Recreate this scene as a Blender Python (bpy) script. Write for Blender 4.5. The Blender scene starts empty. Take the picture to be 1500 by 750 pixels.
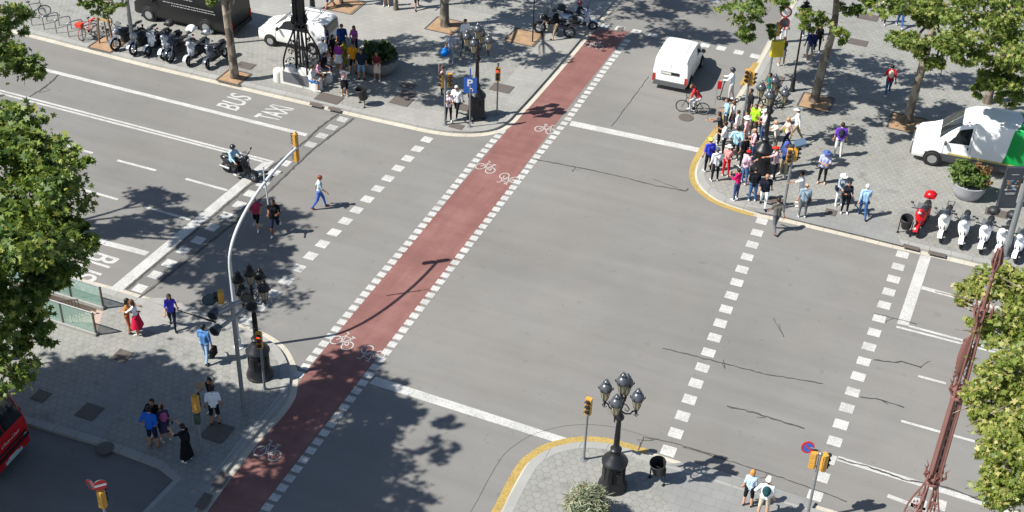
import bpy, bmesh, math, random
import numpy as np
from mathutils import Vector, Matrix
from mathutils.geometry import tessellate_polygon
random.seed(7); rng = np.random.default_rng(7)
C = bpy.data.collections.new('street_scene'); bpy.context.scene.collection.children.link(C)
R = math.radians; PI = math.pi

# ------------------------------------------------------------------ camera
H = 33.3; PITCH = R(35.52); ROLL = R(2.12); F = 2000.8
cp, sp, cr, sr = math.cos(PITCH), math.sin(PITCH), math.cos(ROLL), math.sin(ROLL)
FW = Vector((0, cp, -sp)); r0 = Vector((1, 0, 0)); u0 = Vector((0, sp, cp))
RT = cr*r0 + sr*u0; UP = -sr*r0 + cr*u0
def G(x, y, z=0.0):
    """ground point (height z) under a point of the photograph's plan"""
    d = FW + RT*((x-750)/F) - UP*((y-375)/F)
    t = (z-H)/d.z
    p = Vector((0, 0, H)) + d*t
    return Vector((p.x, p.y, z))
cam = bpy.data.cameras.new('camera'); co = bpy.data.objects.new('camera', cam); C.objects.link(co)
cam.sensor_width = 36; cam.lens = F/1500*36; cam.clip_end = 2000; cam.clip_start = .5
mw = Matrix((RT, UP, -FW)).transposed().to_4x4(); mw.translation = (0, 0, H); co.matrix_world = mw
bpy.context.scene.camera = co
YAW = 21.35
A = Vector((math.sin(R(YAW)), math.cos(R(YAW)), 0)); B = Vector((math.cos(R(YAW)), -math.sin(R(YAW)), 0))
hA, hB, hnA, hnB = YAW, YAW+90, YAW+180, YAW+270     # headings, clockwise from +Y

# ------------------------------------------------------------------ light
sc = bpy.context.scene
w = bpy.data.worlds.new('World'); sc.world = w; w.use_nodes = True
nt = w.node_tree; bg = nt.nodes['Background']
sky = nt.nodes.new('ShaderNodeTexSky'); sky.sky_type = 'NISHITA'; sky.sun_disc = False
SUN_EL, SH_AZ = 49, 73                                # sun height; azimuth the shadows point to
sky.sun_elevation = R(SUN_EL); sky.sun_rotation = R(SH_AZ+180); sky.air_density = 1.0; sky.dust_density = .6
nt.links.new(sky.outputs[0], bg.inputs[0]); bg.inputs[1].default_value = .068
sd = Vector((math.sin(R(SH_AZ))*math.cos(R(SUN_EL)), math.cos(R(SH_AZ))*math.cos(R(SUN_EL)), -math.sin(R(SUN_EL))))
sl = bpy.data.lights.new('sun', 'SUN'); sl.energy = 4.75; sl.angle = R(.53); sl.color = (1, .955, .88)
so = bpy.data.objects.new('sun', sl); C.objects.link(so); so.rotation_euler = sd.to_track_quat('-Z', 'Y').to_euler()
so.location = (0, 0, 60)
sc.view_settings.view_transform = 'Standard'; sc.view_settings.look = 'None'; sc.view_settings.gamma = 1
sc.view_settings.exposure = .74

# ------------------------------------------------------------------ materials
def lin(h):
    if isinstance(h, tuple): return h
    v = [int(h[i:i+2], 16)/255 for i in (0, 2, 4)]
    return tuple(c/12.92 if c <= .04045 else ((c+.055)/1.055)**2.4 for c in v)
class N:
    """tiny node helper"""
    def __init__(s, name):
        s.m = bpy.data.materials.new(name); s.m.use_nodes = True; s.t = s.m.node_tree
        s.b = s.t.nodes['Principled BSDF']
    def n(s, typ, **k):
        x = s.t.nodes.new('ShaderNode'+typ)
        for a, v in k.items():
            if a.startswith('i_'):
                key = a[2:]; key = int(key) if key.isdigit() else key.replace('_', ' ')
                s.set(x.inputs[key], v)
            else: setattr(x, a, v)
        return x
    def set(s, inp, v):
        if isinstance(v, bpy.types.NodeSocket): s.t.links.new(v, inp)
        else: inp.default_value = v
    def noise(s, vec, scale, detail=3, rough=.55):
        return s.n('TexNoise', i_Vector=vec, i_Scale=scale, i_Detail=float(detail), i_Roughness=rough).outputs['Fac']
    def ramp(s, fac, pts):
        x = s.n('ValToRGB', i_Fac=fac); e = x.color_ramp.elements
        while len(e) < len(pts): e.new(.5)
        for el, (p, c) in zip(e, pts): el.position = p; el.color = (c, c, c, 1) if not isinstance(c, tuple) else (*c, 1)
        return x.outputs[0]
    def math(s, op, a, b=0.0): return s.n('Math', operation=op, i_0=a, i_1=b).outputs[0]
    def vm(s, op, a, b=None, out=0):
        x = s.n('VectorMath', operation=op); s.set(x.inputs[0], a)
        if b is not None: s.set(x.inputs[1], b)
        return x.outputs[out]
    def mix(s, fac, a, b, blend='MIX'):
        x = s.n('Mix', data_type='RGBA', blend_type=blend); s.set(x.inputs[0], fac)
        s.set(x.inputs[6], a if not isinstance(a, tuple) else (*a[:3], 1)); s.set(x.inputs[7], b if not isinstance(b, tuple) else (*b[:3], 1))
        return x.outputs[2]
    def bump(s, h, strength=.3, dist=.01):
        s.set(s.b.inputs['Normal'], s.n('Bump', i_Height=h, i_Strength=strength, i_Distance=dist).outputs[0])
    def obj(s): return s.n('TexCoord').outputs['Object']
MC = {}
def pm(name, col, rough=.55, metal=0., var=.1, scale=5., bump=0., spec=.4, emit=0., alpha=1., trans=0.):
    key = (name, col, rough, metal)
    if key in MC: return MC[key]
    col = lin(col); k = N(name); b = k.b
    f = k.noise(k.obj(), scale, 3)
    a = tuple(c*(1-var) for c in col); z = tuple(min(1, c*(1+var)) for c in col)
    k.set(b.inputs['Base Color'], k.mix(f, a, z))
    b.inputs['Roughness'].default_value = rough; b.inputs['Metallic'].default_value = metal
    b.inputs['Specular IOR Level'].default_value = spec
    if bump: k.bump(k.noise(k.obj(), scale*6, 4), bump, .01)
    if emit: b.inputs['Emission Color'].default_value = (*col, 1); b.inputs['Emission Strength'].default_value = emit
    if trans: b.inputs['Transmission Weight'].default_value = trans
    if alpha < 1: b.inputs['Alpha'].default_value = alpha
    MC[key] = k.m; return k.m
def cloth(h, r=.85): return pm('cloth_'+h, h, r, 0, .14, 14., .15, .2)
def paint(h, r=.3): return pm('paint_'+h, h, r, 0, .03, 3., 0, .5)

def m_asphalt(name='asphalt', base=(.192, .188, .179), dark=.78):
    k = N(name); p = k.obj()
    big = k.noise(p, .09, 4, .6); mid = k.noise(p, .8, 5, .65); fine = k.noise(p, 34., 3, .7); grit = k.noise(p, 120., 2, .7)
    # streaks worn along the avenue
    m0 = k.n('Mapping', i_Vector=p); m0.inputs['Rotation'].default_value = (0, 0, R(YAW))
    mp = k.n('Mapping', i_Vector=m0.outputs[0]); mp.inputs['Scale'].default_value = (.07, .9, 1)
    st = k.noise(mp.outputs[0], 1.4, 4, .6)
    v = k.math('ADD', k.math('MULTIPLY', k.ramp(big, [(.3, 0.), (.7, 1.)]), .22), k.math('MULTIPLY', mid, .16))
    v = k.math('ADD', v, k.math('MULTIPLY', k.ramp(st, [(.3, 0.), (.7, 1.)]), .13)); v = k.math('ADD', v, k.math('MULTIPLY', k.ramp(fine, [(.25, 0.), (.75, 1.)]), .20))
    v = k.math('ADD', v, k.math('MULTIPLY', grit, .16)); v = k.math('ADD', v, .55)
    spots = k.math('MULTIPLY', k.ramp(k.noise(p, 2.3, 2, .5), [(.66, 1.), (.74, .87)]), k.ramp(k.noise(p, 5.5, 1, .4), [(.74, 1.), (.77, .80)]))
    vv = k.math('MULTIPLY', v, spots)
    c = k.mix(1., base, k.n('CombineColor', i_0=vv, i_1=vv, i_2=vv).outputs[0], 'MULTIPLY')
    warm = k.mix(k.math('MULTIPLY', k.ramp(k.noise(p, .16, 3), [(.45, 0.), (.75, 1.)]), .35), c, tuple(x*y for x, y in zip(base, (1.06, 1.0, .9))))
    k.set(k.b.inputs['Base Color'], warm); k.b.inputs['Roughness'].default_value = .82; k.b.inputs['Specular IOR Level'].default_value = .3
    k.bump(grit, .35, .006); return k.m
def m_redlane():
    k = N('red_lane_coat'); p = k.obj()
    f = k.math('ADD', k.math('MULTIPLY', k.noise(p, 30., 3, .7), .42), k.math('MULTIPLY', k.noise(p, .55, 5, .65), .62))
    m0 = k.n('Mapping', i_Vector=p); m0.inputs['Rotation'].default_value = (0, 0, R(YAW)); m1 = k.n('Mapping', i_Vector=m0.outputs[0]); m1.inputs['Scale'].default_value = (.25, 1.6, 1); m2 = k.n('Mapping', i_Vector=m0.outputs[0]); m2.inputs['Scale'].default_value = (2.2, .12, 1)
    f = k.math('ADD', k.math('MULTIPLY', f, .62), k.math('ADD', k.math('MULTIPLY', k.noise(m1.outputs[0], 1.2, 4, .6), .20), k.math('MULTIPLY', k.noise(m2.outputs[0], 1.2, 4, .6), .18)))
    c = k.ramp(f, [(.36, (.135, .066, .058)), (.5, (.190, .084, .073)), (.64, (.250, .130, .114))])
    k.set(k.b.inputs['Base Color'], c); k.b.inputs['Roughness'].default_value = .8; k.bump(k.noise(p, 110., 2), .3, .005); return k.m
def m_paint(name, col, wear=.5):
    k = N(name); p = k.obj()
    f = k.ramp(k.noise(p, 16., 4, .75), [(wear-.16, .62), (wear+.02, 1.)])
    g = k.math('MULTIPLY', f, k.ramp(k.noise(p, 1.1, 4, .65), [(.3, .74), (.62, 1.)]))
    c = k.mix(1., col, k.n('CombineColor', i_0=g, i_1=g, i_2=g).outputs[0], 'MULTIPLY')
    k.set(k.b.inputs['Base Color'], c); k.b.inputs['Roughness'].default_value = .65; k.bump(k.noise(p, 90., 2), .2, .004); return k.m
def m_hex(name, base, joint, s=.29):
    k = N(name); p = k.obj()
    mp = k.n('Mapping', i_Vector=p); mp.inputs['Rotation'].default_value = (0, 0, R(YAW)); mp.inputs['Scale'].default_value = (1/s, 1/s, 0)
    q = k.vm('ADD', mp.outputs[0], (2000., 2000*1.7320508, 0))
    sv = (1., 1.7320508, 1.); hv = (.5, .8660254, 0.)
    a = k.vm('SUBTRACT', k.vm('MODULO', q, sv), hv); b = k.vm('SUBTRACT', k.vm('MODULO', k.vm('ADD', q, hv), sv), hv)
    la = k.vm('LENGTH', a, out=1); lb = k.vm('LENGTH', b, out=1)
    less = k.math('LESS_THAN', la, lb)
    g = k.n('Mix', data_type='VECTOR'); k.set(g.inputs[0], less); k.set(g.inputs[4], b); k.set(g.inputs[5], a); g = g.outputs[1]
    ab = k.vm('ABSOLUTE', g); d1 = k.vm('DOT_PRODUCT', ab, (.5, .8660254, 0), out=1)
    ax = k.n('SeparateXYZ', i_0=ab).outputs[0]
    e = k.math('MAXIMUM', d1, ax)
    cid = k.n('TexWhiteNoise', noise_dimensions='3D', i_Vector=k.vm('SNAP', k.vm('ADD', k.vm('SUBTRACT', q, g), (.11, .11, .11)), (.25, .25, .25))).outputs[0]
    jf = k.ramp(e, [(.435, 0.), (.475, 1.)])
    tv = k.math('ADD', k.math('MULTIPLY', cid, .10), .91)
    tv = k.math('MULTIPLY', tv, k.math('ADD', k.math('MULTIPLY', k.noise(p, .35, 4, .6), .4), .8))
    tv = k.math('MULTIPLY', tv, k.math('ADD', k.math('MULTIPLY', k.noise(p, 40., 3, .7), .3), .85))
    dirt = k.ramp(k.noise(p, 1.7, 3, .6), [(.55, 1.), (.72, .74)])
    tv = k.math('MULTIPLY', tv, dirt)
    c = k.mix(1., base, k.n('CombineColor', i_0=tv, i_1=tv, i_2=tv).outputs[0], 'MULTIPLY')
    c = k.mix(k.math('MULTIPLY', jf, .5), c, joint)
    k.set(k.b.inputs['Base Color'], c); k.b.inputs['Roughness'].default_value = .75
    k.bump(k.math('SUBTRACT', 1., jf), .4, .006); return k.m
def m_slab(name, base, sx=.6, sy=.4, jt=.80):
    k = N(name); p = k.obj()
    mp = k.n('Mapping', i_Vector=p); mp.inputs['Rotation'].default_value = (0, 0, R(YAW))
    br = k.n('TexBrick', i_Vector=mp.outputs[0]); br.inputs['Scale'].default_value = 1.; br.inputs['Brick Width'].default_value = sx; br.inputs['Row Height'].default_value = sy
    br.inputs['Mortar Size'].default_value = .012; br.inputs['Color1'].default_value = (.95, .95, .95, 1); br.inputs['Color2'].default_value = (1.02, 1.02, 1.02, 1); br.inputs['Mortar'].default_value = (jt, jt, jt, 1)
    v = k.math('ADD', k.math('MULTIPLY', k.noise(p, .6, 4, .6), .45), k.math('MULTIPLY', k.noise(p, 45., 3), .3)); v = k.math('ADD', v, .62)
    c = k.mix(1., base, br.outputs[0], 'MULTIPLY'); c = k.mix(1., c, k.n('CombineColor', i_0=v, i_1=v, i_2=v).outputs[0], 'MULTIPLY')
    k.set(k.b.inputs['Base Color'], c); k.b.inputs['Roughness'].default_value = .7; return k.m
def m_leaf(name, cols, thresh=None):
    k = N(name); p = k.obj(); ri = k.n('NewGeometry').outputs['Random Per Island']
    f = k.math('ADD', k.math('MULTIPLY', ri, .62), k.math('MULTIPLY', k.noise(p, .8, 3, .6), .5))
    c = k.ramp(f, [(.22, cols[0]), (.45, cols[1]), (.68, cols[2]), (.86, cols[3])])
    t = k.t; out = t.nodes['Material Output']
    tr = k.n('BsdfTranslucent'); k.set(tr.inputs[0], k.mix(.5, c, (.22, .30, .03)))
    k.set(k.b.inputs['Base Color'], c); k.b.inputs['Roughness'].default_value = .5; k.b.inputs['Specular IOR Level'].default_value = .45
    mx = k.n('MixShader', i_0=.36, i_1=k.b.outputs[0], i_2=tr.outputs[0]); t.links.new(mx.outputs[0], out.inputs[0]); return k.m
def m_bark():
    k = N('plane_bark'); p = k.obj()
    mp = k.n('Mapping', i_Vector=p); mp.inputs['Scale'].default_value = (1, 1, .45)
    v = k.n('TexVoronoi', i_Vector=mp.outputs[0], i_Scale=4.5).outputs['Color']
    f = k.n('SeparateColor', i_0=v).outputs[0]
    c = k.ramp(k.math('ADD', k.math('MULTIPLY', f, .6), k.math('MULTIPLY', k.noise(mp.outputs[0], 7., 4), .4)), [(.25, (.10, .08, .06)), (.5, (.20, .165, .13)), (.72, (.30, .26, .20))])
    k.set(k.b.inputs['Base Color'], c); k.b.inputs['Roughness'].default_value = .85; k.bump(f, .5, .02); return k.m
def m_glass(name, col, alpha):
    k = N(name); k.set(k.b.inputs['Base Color'], k.mix(k.noise(k.obj(), 2., 2), lin(col), tuple(c*.8 for c in lin(col))))
    k.b.inputs['Alpha'].default_value = alpha; k.b.inputs['Roughness'].default_value = .08; return k.m
ASPH = m_asphalt(); RED = m_redlane()
WHITE = m_paint('road_paint_white', (.55, .55, .53), .53); FAINT = m_paint('road_paint_worn', (.40, .40, .39), .62); YEL = m_paint('road_paint_yellow', (.44, .315, .095), .52)
HEX = m_hex('hexagon_paving', (.258, .258, .240), (.12, .118, .108)); SLAB = m_slab('smooth_slabs', (.285, .28, .262), .5, .4); SLABD = m_slab('grey_slabs', (.225, .227, .222), .5, .4)
KERB = m_slab('granite_kerb', (.30, .30, .285), .9, 50., .5); GUT = m_slab('cream_gutter', (.46, .43, .36), .6, 50., .62)
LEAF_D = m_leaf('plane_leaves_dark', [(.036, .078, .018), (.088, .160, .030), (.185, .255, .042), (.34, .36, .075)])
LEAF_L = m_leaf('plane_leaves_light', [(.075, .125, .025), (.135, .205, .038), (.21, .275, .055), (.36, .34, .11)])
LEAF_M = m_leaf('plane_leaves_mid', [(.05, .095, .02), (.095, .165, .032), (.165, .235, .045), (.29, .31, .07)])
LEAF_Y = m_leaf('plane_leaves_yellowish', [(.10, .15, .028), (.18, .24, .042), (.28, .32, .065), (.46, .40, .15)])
BARK = m_bark()
EARTH = pm('orange_earth', (.31, .205, .125), .95, 0, .45, 2.2, .6, .2)
TAR = pm('tar_seam', (.065, .064, .062), .8); COVER = pm('iron_cover', (.115, .098, .088), .75, .1, .3, 9., .3)
BLK = pm('black_iron', (.012, .013, .016), .38, .1, .25, 8., .1, .5); STEEL = pm('galvanised_steel', (.27, .285, .30), .45, .5, .12, 4.)
LSTEEL = pm('white_grey_pole_paint', (.52, .54, .56), .4, 0, .06, 3.); SIGY = pm('signal_yellow', (.55, .30, .055), .5, 0, .12, 4.)
RUBBER = pm('tyre_rubber', (.018, .018, .019), .85); CHROME = pm('bright_metal', (.55, .56, .58), .25, .9); DARKP = pm('dark_plastic', (.022, .023, .026), .5)
CARGLASS = pm('tinted_glass', (.016, .02, .024), .07, 0, .1, 1., 0, .6)
LANT = pm('lantern_glass', (.36, .32, .21), .25, 0, .12, 4., 0, .5); DOME = pm('lantern_dome', (.075, .083, .10), .30, .2, .2, 5., 0, .6); DOMED = pm('lantern_dome_black', (.012, .013, .017), .35, .1, .2, 5.)
REDLIT = pm('lit_red_lens', (.85, .045, .02), .4, 0, .02, 3., 0, .4, 1.6); LENS = pm('dark_lens', (.05, .022, .012), .25); LENSR = pm('unlit_red_lens', (.32, .03, .02), .3)
RUST = pm('red_brown_iron', (.20, .095, .082), .55, .05, .22, 3., .15); PLATE = pm('number_plate', (.62, .62, .58), .5)

# ------------------------------------------------------------------ mesh builder
class MB:
    def __init__(s): s.v = []; s.f = []; s.m = []; s.M = Matrix()
    def _add(s, pts, faces, m=0):
        o = len(s.v); s.v += [tuple(s.M @ Vector(p)) for p in pts]
        s.f += [tuple(i+o for i in f) for f in faces]; s.m += [m]*len(faces)
    def box(s, c, d, m=0, rz=0., rx=0., ry=0., tx=1., ty=1.):
        x, y, z = d[0]/2, d[1]/2, d[2]/2
        P = [(-x, -y, -z), (x, -y, -z), (x, y, -z), (-x, y, -z), (-x*tx, -y*ty, z), (x*tx, -y*ty, z), (x*tx, y*ty, z), (-x*tx, y*ty, z)]
        E = Matrix.Translation(c) @ Matrix.Rotation(rz, 4, 'Z') @ Matrix.Rotation(rx, 4, 'X') @ Matrix.Rotation(ry, 4, 'Y')
        s._add([E @ Vector(p) for p in P], [(0, 3, 2, 1), (4, 5, 6, 7), (0, 1, 5, 4), (1, 2, 6, 5), (2, 3, 7, 6), (3, 0, 4, 7)], m)
    def tube(s, pts, r, n=8, m=0, caps=True):
        pts = [Vector(p) for p in pts]; k = len(pts); rr = r if isinstance(r, (list, tuple)) else [r]*k
        t0 = (pts[1]-pts[0]).normalized(); up = Vector((0, 0, 1)) if abs(t0.z) < .9 else Vector((1, 0, 0))
        x = t0.cross(up).normalized(); V = []
        for i, p in enumerate(pts):
            t = (pts[min(i+1, k-1)]-pts[max(i-1, 0)]).normalized()
            x = (x - t*x.dot(t)).normalized(); y = t.cross(x)
            for j in range(n):
                a = 2*PI*j/n; V.append(p + (x*math.cos(a)+y*math.sin(a))*rr[i])
        Fc = [(i*n+j, i*n+(j+1) % n, (i+1)*n+(j+1) % n, (i+1)*n+j) for i in range(k-1) for j in range(n)]
        if caps: Fc += [tuple(range(n))[::-1], tuple((k-1)*n+j for j in range(n))]
        s._add(V, Fc, m)
    def lathe(s, prof, n=16, c=(0, 0, 0), m=0, sx=1., sy=1., rot=0., caps=True):
        V = []; c = Vector(c)
        for r, z in prof:
            for j in range(n):
                a = 2*PI*j/n+rot; V.append(c+Vector((r*sx*math.cos(a), r*sy*math.sin(a), z)))
        k = len(prof); Fc = [(i*n+j, i*n+(j+1) % n, (i+1)*n+(j+1) % n, (i+1)*n+j) for i in range(k-1) for j in range(n)]
        if caps and prof[0][0] > 1e-4: Fc.append(tuple(range(n))[::-1])
        if caps and prof[-1][0] > 1e-4: Fc.append(tuple((k-1)*n+j for j in range(n)))
        s._add(V, Fc, m)
    def ell(s, c, r, nu=10, nv=7, m=0, E=None, keep=None):
        c = Vector(c); E = E or Matrix(); V = []; L = []
        for i in range(nv+1):
            t = PI*i/nv
            for j in range(nu):
                a = 2*PI*j/nu; q = Vector((r[0]*math.sin(t)*math.cos(a), r[1]*math.sin(t)*math.sin(a), r[2]*math.cos(t))); L.append(q); V.append(c+E.to_3x3() @ q)
        Fc = []
        for i in range(nv):
            for j in range(nu):
                f = (i*nu+j, (i+1)*nu+j, (i+1)*nu+(j+1) % nu, i*nu+(j+1) % nu)
                if keep is None or keep(sum((L[q] for q in f), Vector())/4): Fc.append(f)
        s._add(V, Fc, m)
    def ring(s, c, rad, r, n=20, k=6, m=0, axis='X', squash=1.):
        V = []
        for i in range(n):
            a = 2*PI*i/n
            for j in range(k):
                b = 2*PI*j/k; rr = rad+r*math.cos(b); o = r*math.sin(b)*squash
                p = {'X': (o, rr*math.cos(a), rr*math.sin(a)), 'Y': (rr*math.cos(a), o, rr*math.sin(a)), 'Z': (rr*math.cos(a), rr*math.sin(a), o)}[axis]
                V.append(Vector(c)+Vector(p))
        s._add(V, [(i*k+j, i*k+(j+1) % k, ((i+1) % n)*k+(j+1) % k, ((i+1) % n)*k+j) for i in range(n) for j in range(k)], m)
    def cyl(s, c, r, h, n=16, m=0, axis='X'):
        V = []
        for sg in (-.5, .5):
            for j in range(n):
                a = 2*PI*j/n; o = sg*h
                V.append(Vector(c)+Vector({'X': (o, r*math.cos(a), r*math.sin(a)), 'Y': (r*math.cos(a), o, r*math.sin(a)), 'Z': (r*math.cos(a), r*math.sin(a), o)}[axis]))
        s._add(V, [(j, (j+1) % n, n+(j+1) % n, n+j) for j in range(n)]+[tuple(range(n))[::-1], tuple(range(n, 2*n))], m)
    def poly(s, pts, m=0): s._add(pts, [tuple(range(len(pts)))], m)
    def prism(s, pts, z0, z1, m=0):
        n = len(pts); V = [(p[0], p[1], z0) for p in pts]+[(p[0], p[1], z1) for p in pts]
        s._add(V, [tuple(range(n))[::-1], tuple(range(n, 2*n))]+[(j, (j+1) % n, n+(j+1) % n, n+j) for j in range(n)], m)
    def sheet(s, pts, z, m=0, hole=None):
        loops = [[Vector((p[0], p[1], 0)) for p in pts]]
        if hole: loops.append([Vector((p[0], p[1], 0)) for p in hole])
        tri = tessellate_polygon(loops); V = [p for l in loops for p in l]
        out = []
        for t in tri:
            a, b, c = (V[i] for i in t)
            out.append(t if (b-a).cross(c-a).z > 0 else t[::-1])
        s._add([(p.x, p.y, z) for p in V], out, m)
    def strip(s, L, Rr, z, m=0):
        n = len(L); V = [(p[0], p[1], z) for p in L]+[(p[0], p[1], z) for p in Rr]
        Fc = []
        for i in range(n-1):
            f = (i, i+1, n+i+1, n+i); a, b, c = (Vector(V[q]) for q in f[:3])
            Fc.append(f if (b-a).cross(c-a).z > 0 else f[::-1])
        s._add(V, Fc, m)
    def build(s, name, mats, parent=None, smooth=True, angle=.75, fix=True):
        me = bpy.data.meshes.new(name); me.from_pydata(s.v, [], s.f)
        for m in (mats if isinstance(mats, (list, tuple)) else [mats]): me.materials.append(m)
        me.polygons.foreach_set('material_index', s.m)
        if smooth:
            me.polygons.foreach_set('use_smooth', [True]*len(s.f)); me.set_sharp_from_angle(angle=angle)
        me.update()
        o = bpy.data.objects.new(name, me); C.objects.link(o); o.parent = parent
        return o
def thing(name, label, cat, loc=(0, 0, 0), head=0., group=None):
    o = bpy.data.objects.new(name, None); o.empty_display_size = .2; C.objects.link(o); o.location = loc; o.rotation_euler = (0, 0, -R(head))
    o['label'] = label; o['category'] = cat
    if group: o['group'] = group
    return o
def tag(o, label, cat, group=None):
    o['label'] = label; o['category'] = cat
    if group: o['group'] = group
    return o
def struct(o): o['kind'] = 'structure'; return o
KIDS = {}
def copy_tree(o, parent=None):
    c = o.copy(); C.objects.link(c)
    if parent: c.parent = parent
    for ch in [x for x in C.objects if x.parent == o]: copy_tree(ch, c)
    return c
def dup(o, label, loc, head=0., group=None):
    c = copy_tree(o); c.location = loc; c.rotation_euler = (0, 0, -R(head)); c['label'] = label
    if group: c['group'] = group
    return c
def catmull(P, n=6):
    out = []
    for i in range(len(P)-1):
        p0, p1, p2, p3 = P[max(i-1, 0)], P[i], P[i+1], P[min(i+2, len(P)-1)]
        for k in range(n):
            t = k/n; out.append(.5*((2*p1)+(-p0+p2)*t+(2*p0-5*p1+4*p2-p3)*t*t+(-p0+3*p1-3*p2+p3)*t**3))
    return out+[P[-1]]
def offset(P, d):
    out = []
    for i, p in enumerate(P):
        t = (P[min(i+1, len(P)-1)]-P[max(i-1, 0)]).normalized(); out.append(p+Vector((-t.y, t.x, 0))*d)
    return out
def text_mesh(txt, size=1., shear=0., bold=0., ext=0.):
    cu = bpy.data.curves.new('lettering', 'FONT'); cu.body = txt; cu.size = size; cu.shear = shear; cu.offset = bold; cu.extrude = ext
    o = bpy.data.objects.new('lettering', cu); C.objects.link(o)
    me = bpy.data.meshes.new_from_object(o.evaluated_get(bpy.context.evaluated_depsgraph_get()))
    bpy.data.objects.remove(o); return me
def text_into(mb, txt, M, m=0, shear=0., bold=0.):
    """letters as flat faces, scaled to the unit box, then placed by M"""
    me = text_mesh(txt, 1., shear, bold); v = [x.co.copy() for x in me.vertices]
    x0, x1 = min(p.x for p in v), max(p.x for p in v); y0, y1 = min(p.y for p in v), max(p.y for p in v)
    mb._add([M @ Vector(((p.x-x0)/(x1-x0), (p.y-y0)/(y1-y0), 0)) for p in v], [tuple(f.vertices) for f in me.polygons], m)
    bpy.data.meshes.remove(me)

# ================================================================== THE SETTING
def gp(L, z=0.): return [G(x, y, z) for x, y in L]
kNW = gp([(-160, 0), (13, 42.5), (133, 73), (227, 97), (400, 138), (454, 150.5), (521, 166.5), (590, 182), (635, 191.5), (670, 195.5), (705, 195), (730, 189), (746, 178), (757, 166), (781, 140), (820, 95.5), (860, 48), (905, -4), (960, -70)])
kNE = gp([(1230, -110), (1190, -40), (1169, 0), (1135, 58), (1107, 110), (1080, 154), (1060, 186), (1042, 210), (1028, 232), (1021, 250), (1022, 264), (1030, 277), (1045, 289), (1063, 298), (1087, 306), (1112, 313), (1150, 320.5), (1200, 332), (1260, 346.5), (1320, 361), (1385, 375.5), (1430, 386), (1500, 403), (1700, 452)])
kSE = gp([(640, 930), (700, 815), (738, 749), (755, 715), (773, 684), (788, 671), (806, 660.5), (836, 652.5), (863, 650.5), (890, 653), (917, 660), (945, 669), (1003, 688), (1034, 699), (1080, 714.5), (1190, 748), (1300, 781), (1500, 840), (1750, 915)])[::-1]
kSW = gp([(-300, 312), (0, 386), (100, 411), (165, 428), (205, 440), (267, 459), (315, 472), (370, 489), (398, 504), (414, 520), (424, 547), (422, 578), (409, 600), (383, 629), (362, 653), (341, 680), (330, 694), (300, 735), (272, 775)])[::-1]
# metro stairwell hole (under the glass balustrades)
pit_a, pit_b = G(151, 455, .12), G(142, 488, .12)
eB = -B; PITL = 5.6
pit = [pit_a, pit_b, pit_b+eB*PITL, pit_a+eB*PITL]
pitw = (pit_b-pit_a).length
def far(p, *dirs): return [p+d for d in dirs]
def pavement(name, k, closure, mat, hole=None):
    kc = catmull(k, 5)
    mb = MB(); poly = kc+closure
    mb.sheet(poly, .12, 0, hole); struct(mb.build(name, mat, smooth=False))
    mb = MB(); ins = offset(kc, .32); mb.strip(kc, ins, .124)
    mb._add([(p.x, p.y, z) for z in (0, .124) for p in kc], [(i, i+1, len(kc)+i+1, len(kc)+i) for i in range(len(kc)-1)])
    struct(mb.build('kerb', KERB, smooth=False))
    mb = MB(); mb.strip(kc, offset(kc, -.30), .0062); struct(mb.build('gutter', GUT, smooth=False))
    return kc
NW = pavement('pavement', kNW, [kNW[-1]+A*40, kNW[-1]+A*40-B*120, kNW[0]-B*80+A*60, kNW[0]-B*80], HEX)
NE = pavement('pavement', kNE, [kNE[-1]+B*60, kNE[-1]+B*60+A*90, kNE[0]+A*40], HEX)
SE = pavement('pavement', kSE, [kSE[-1]-A*20, kSE[-1]-A*20+B*60, kSE[0]+B*30-A*10, kSE[0]+B*30], HEX)
SWclose = gp([(240, 790), (213, 750), (256, 706), (232, 687), (141, 653), (47, 626), (-100, 585), (-500, 478), (-700, 300)])
SWk = catmull(kSW, 5)
SW = pavement('pavement', kSW, SWclose[::-1][:0]+[kSW[-1]-B*30, kSW[-1]-B*30-A*6]+SWclose[::-1], HEX, pit)
# far edge of the south-west pavement towards the service road
edge = gp([(-500, 478), (-100, 585), (47, 626), (141, 653), (232, 687), (256, 706), (213, 750), (180, 790)])
mb = MB(); mb.strip(edge, offset(edge, .3), .127)
mb._add([(p.x, p.y, z) for z in (0, .127) for p in edge], [(i, i+1, len(edge)+i+1, len(edge)+i) for i in range(len(edge)-1)])
struct(mb.build('service_kerb', KERB, smooth=False))
S = 400
mb = MB(); mb.sheet([(-S, -S), (S, -S), (S, S), (-S, S)], 0, 0, pit); struct(mb.build('road', ASPH, smooth=False))
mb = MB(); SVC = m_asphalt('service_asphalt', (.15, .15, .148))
mb.sheet(gp([(180, 790), (213, 750), (256, 706), (232, 687), (141, 653), (47, 626), (-100, 585), (-300, 700), (-100, 900)]), .004); struct(mb.build('service_road', SVC, smooth=False))
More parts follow.
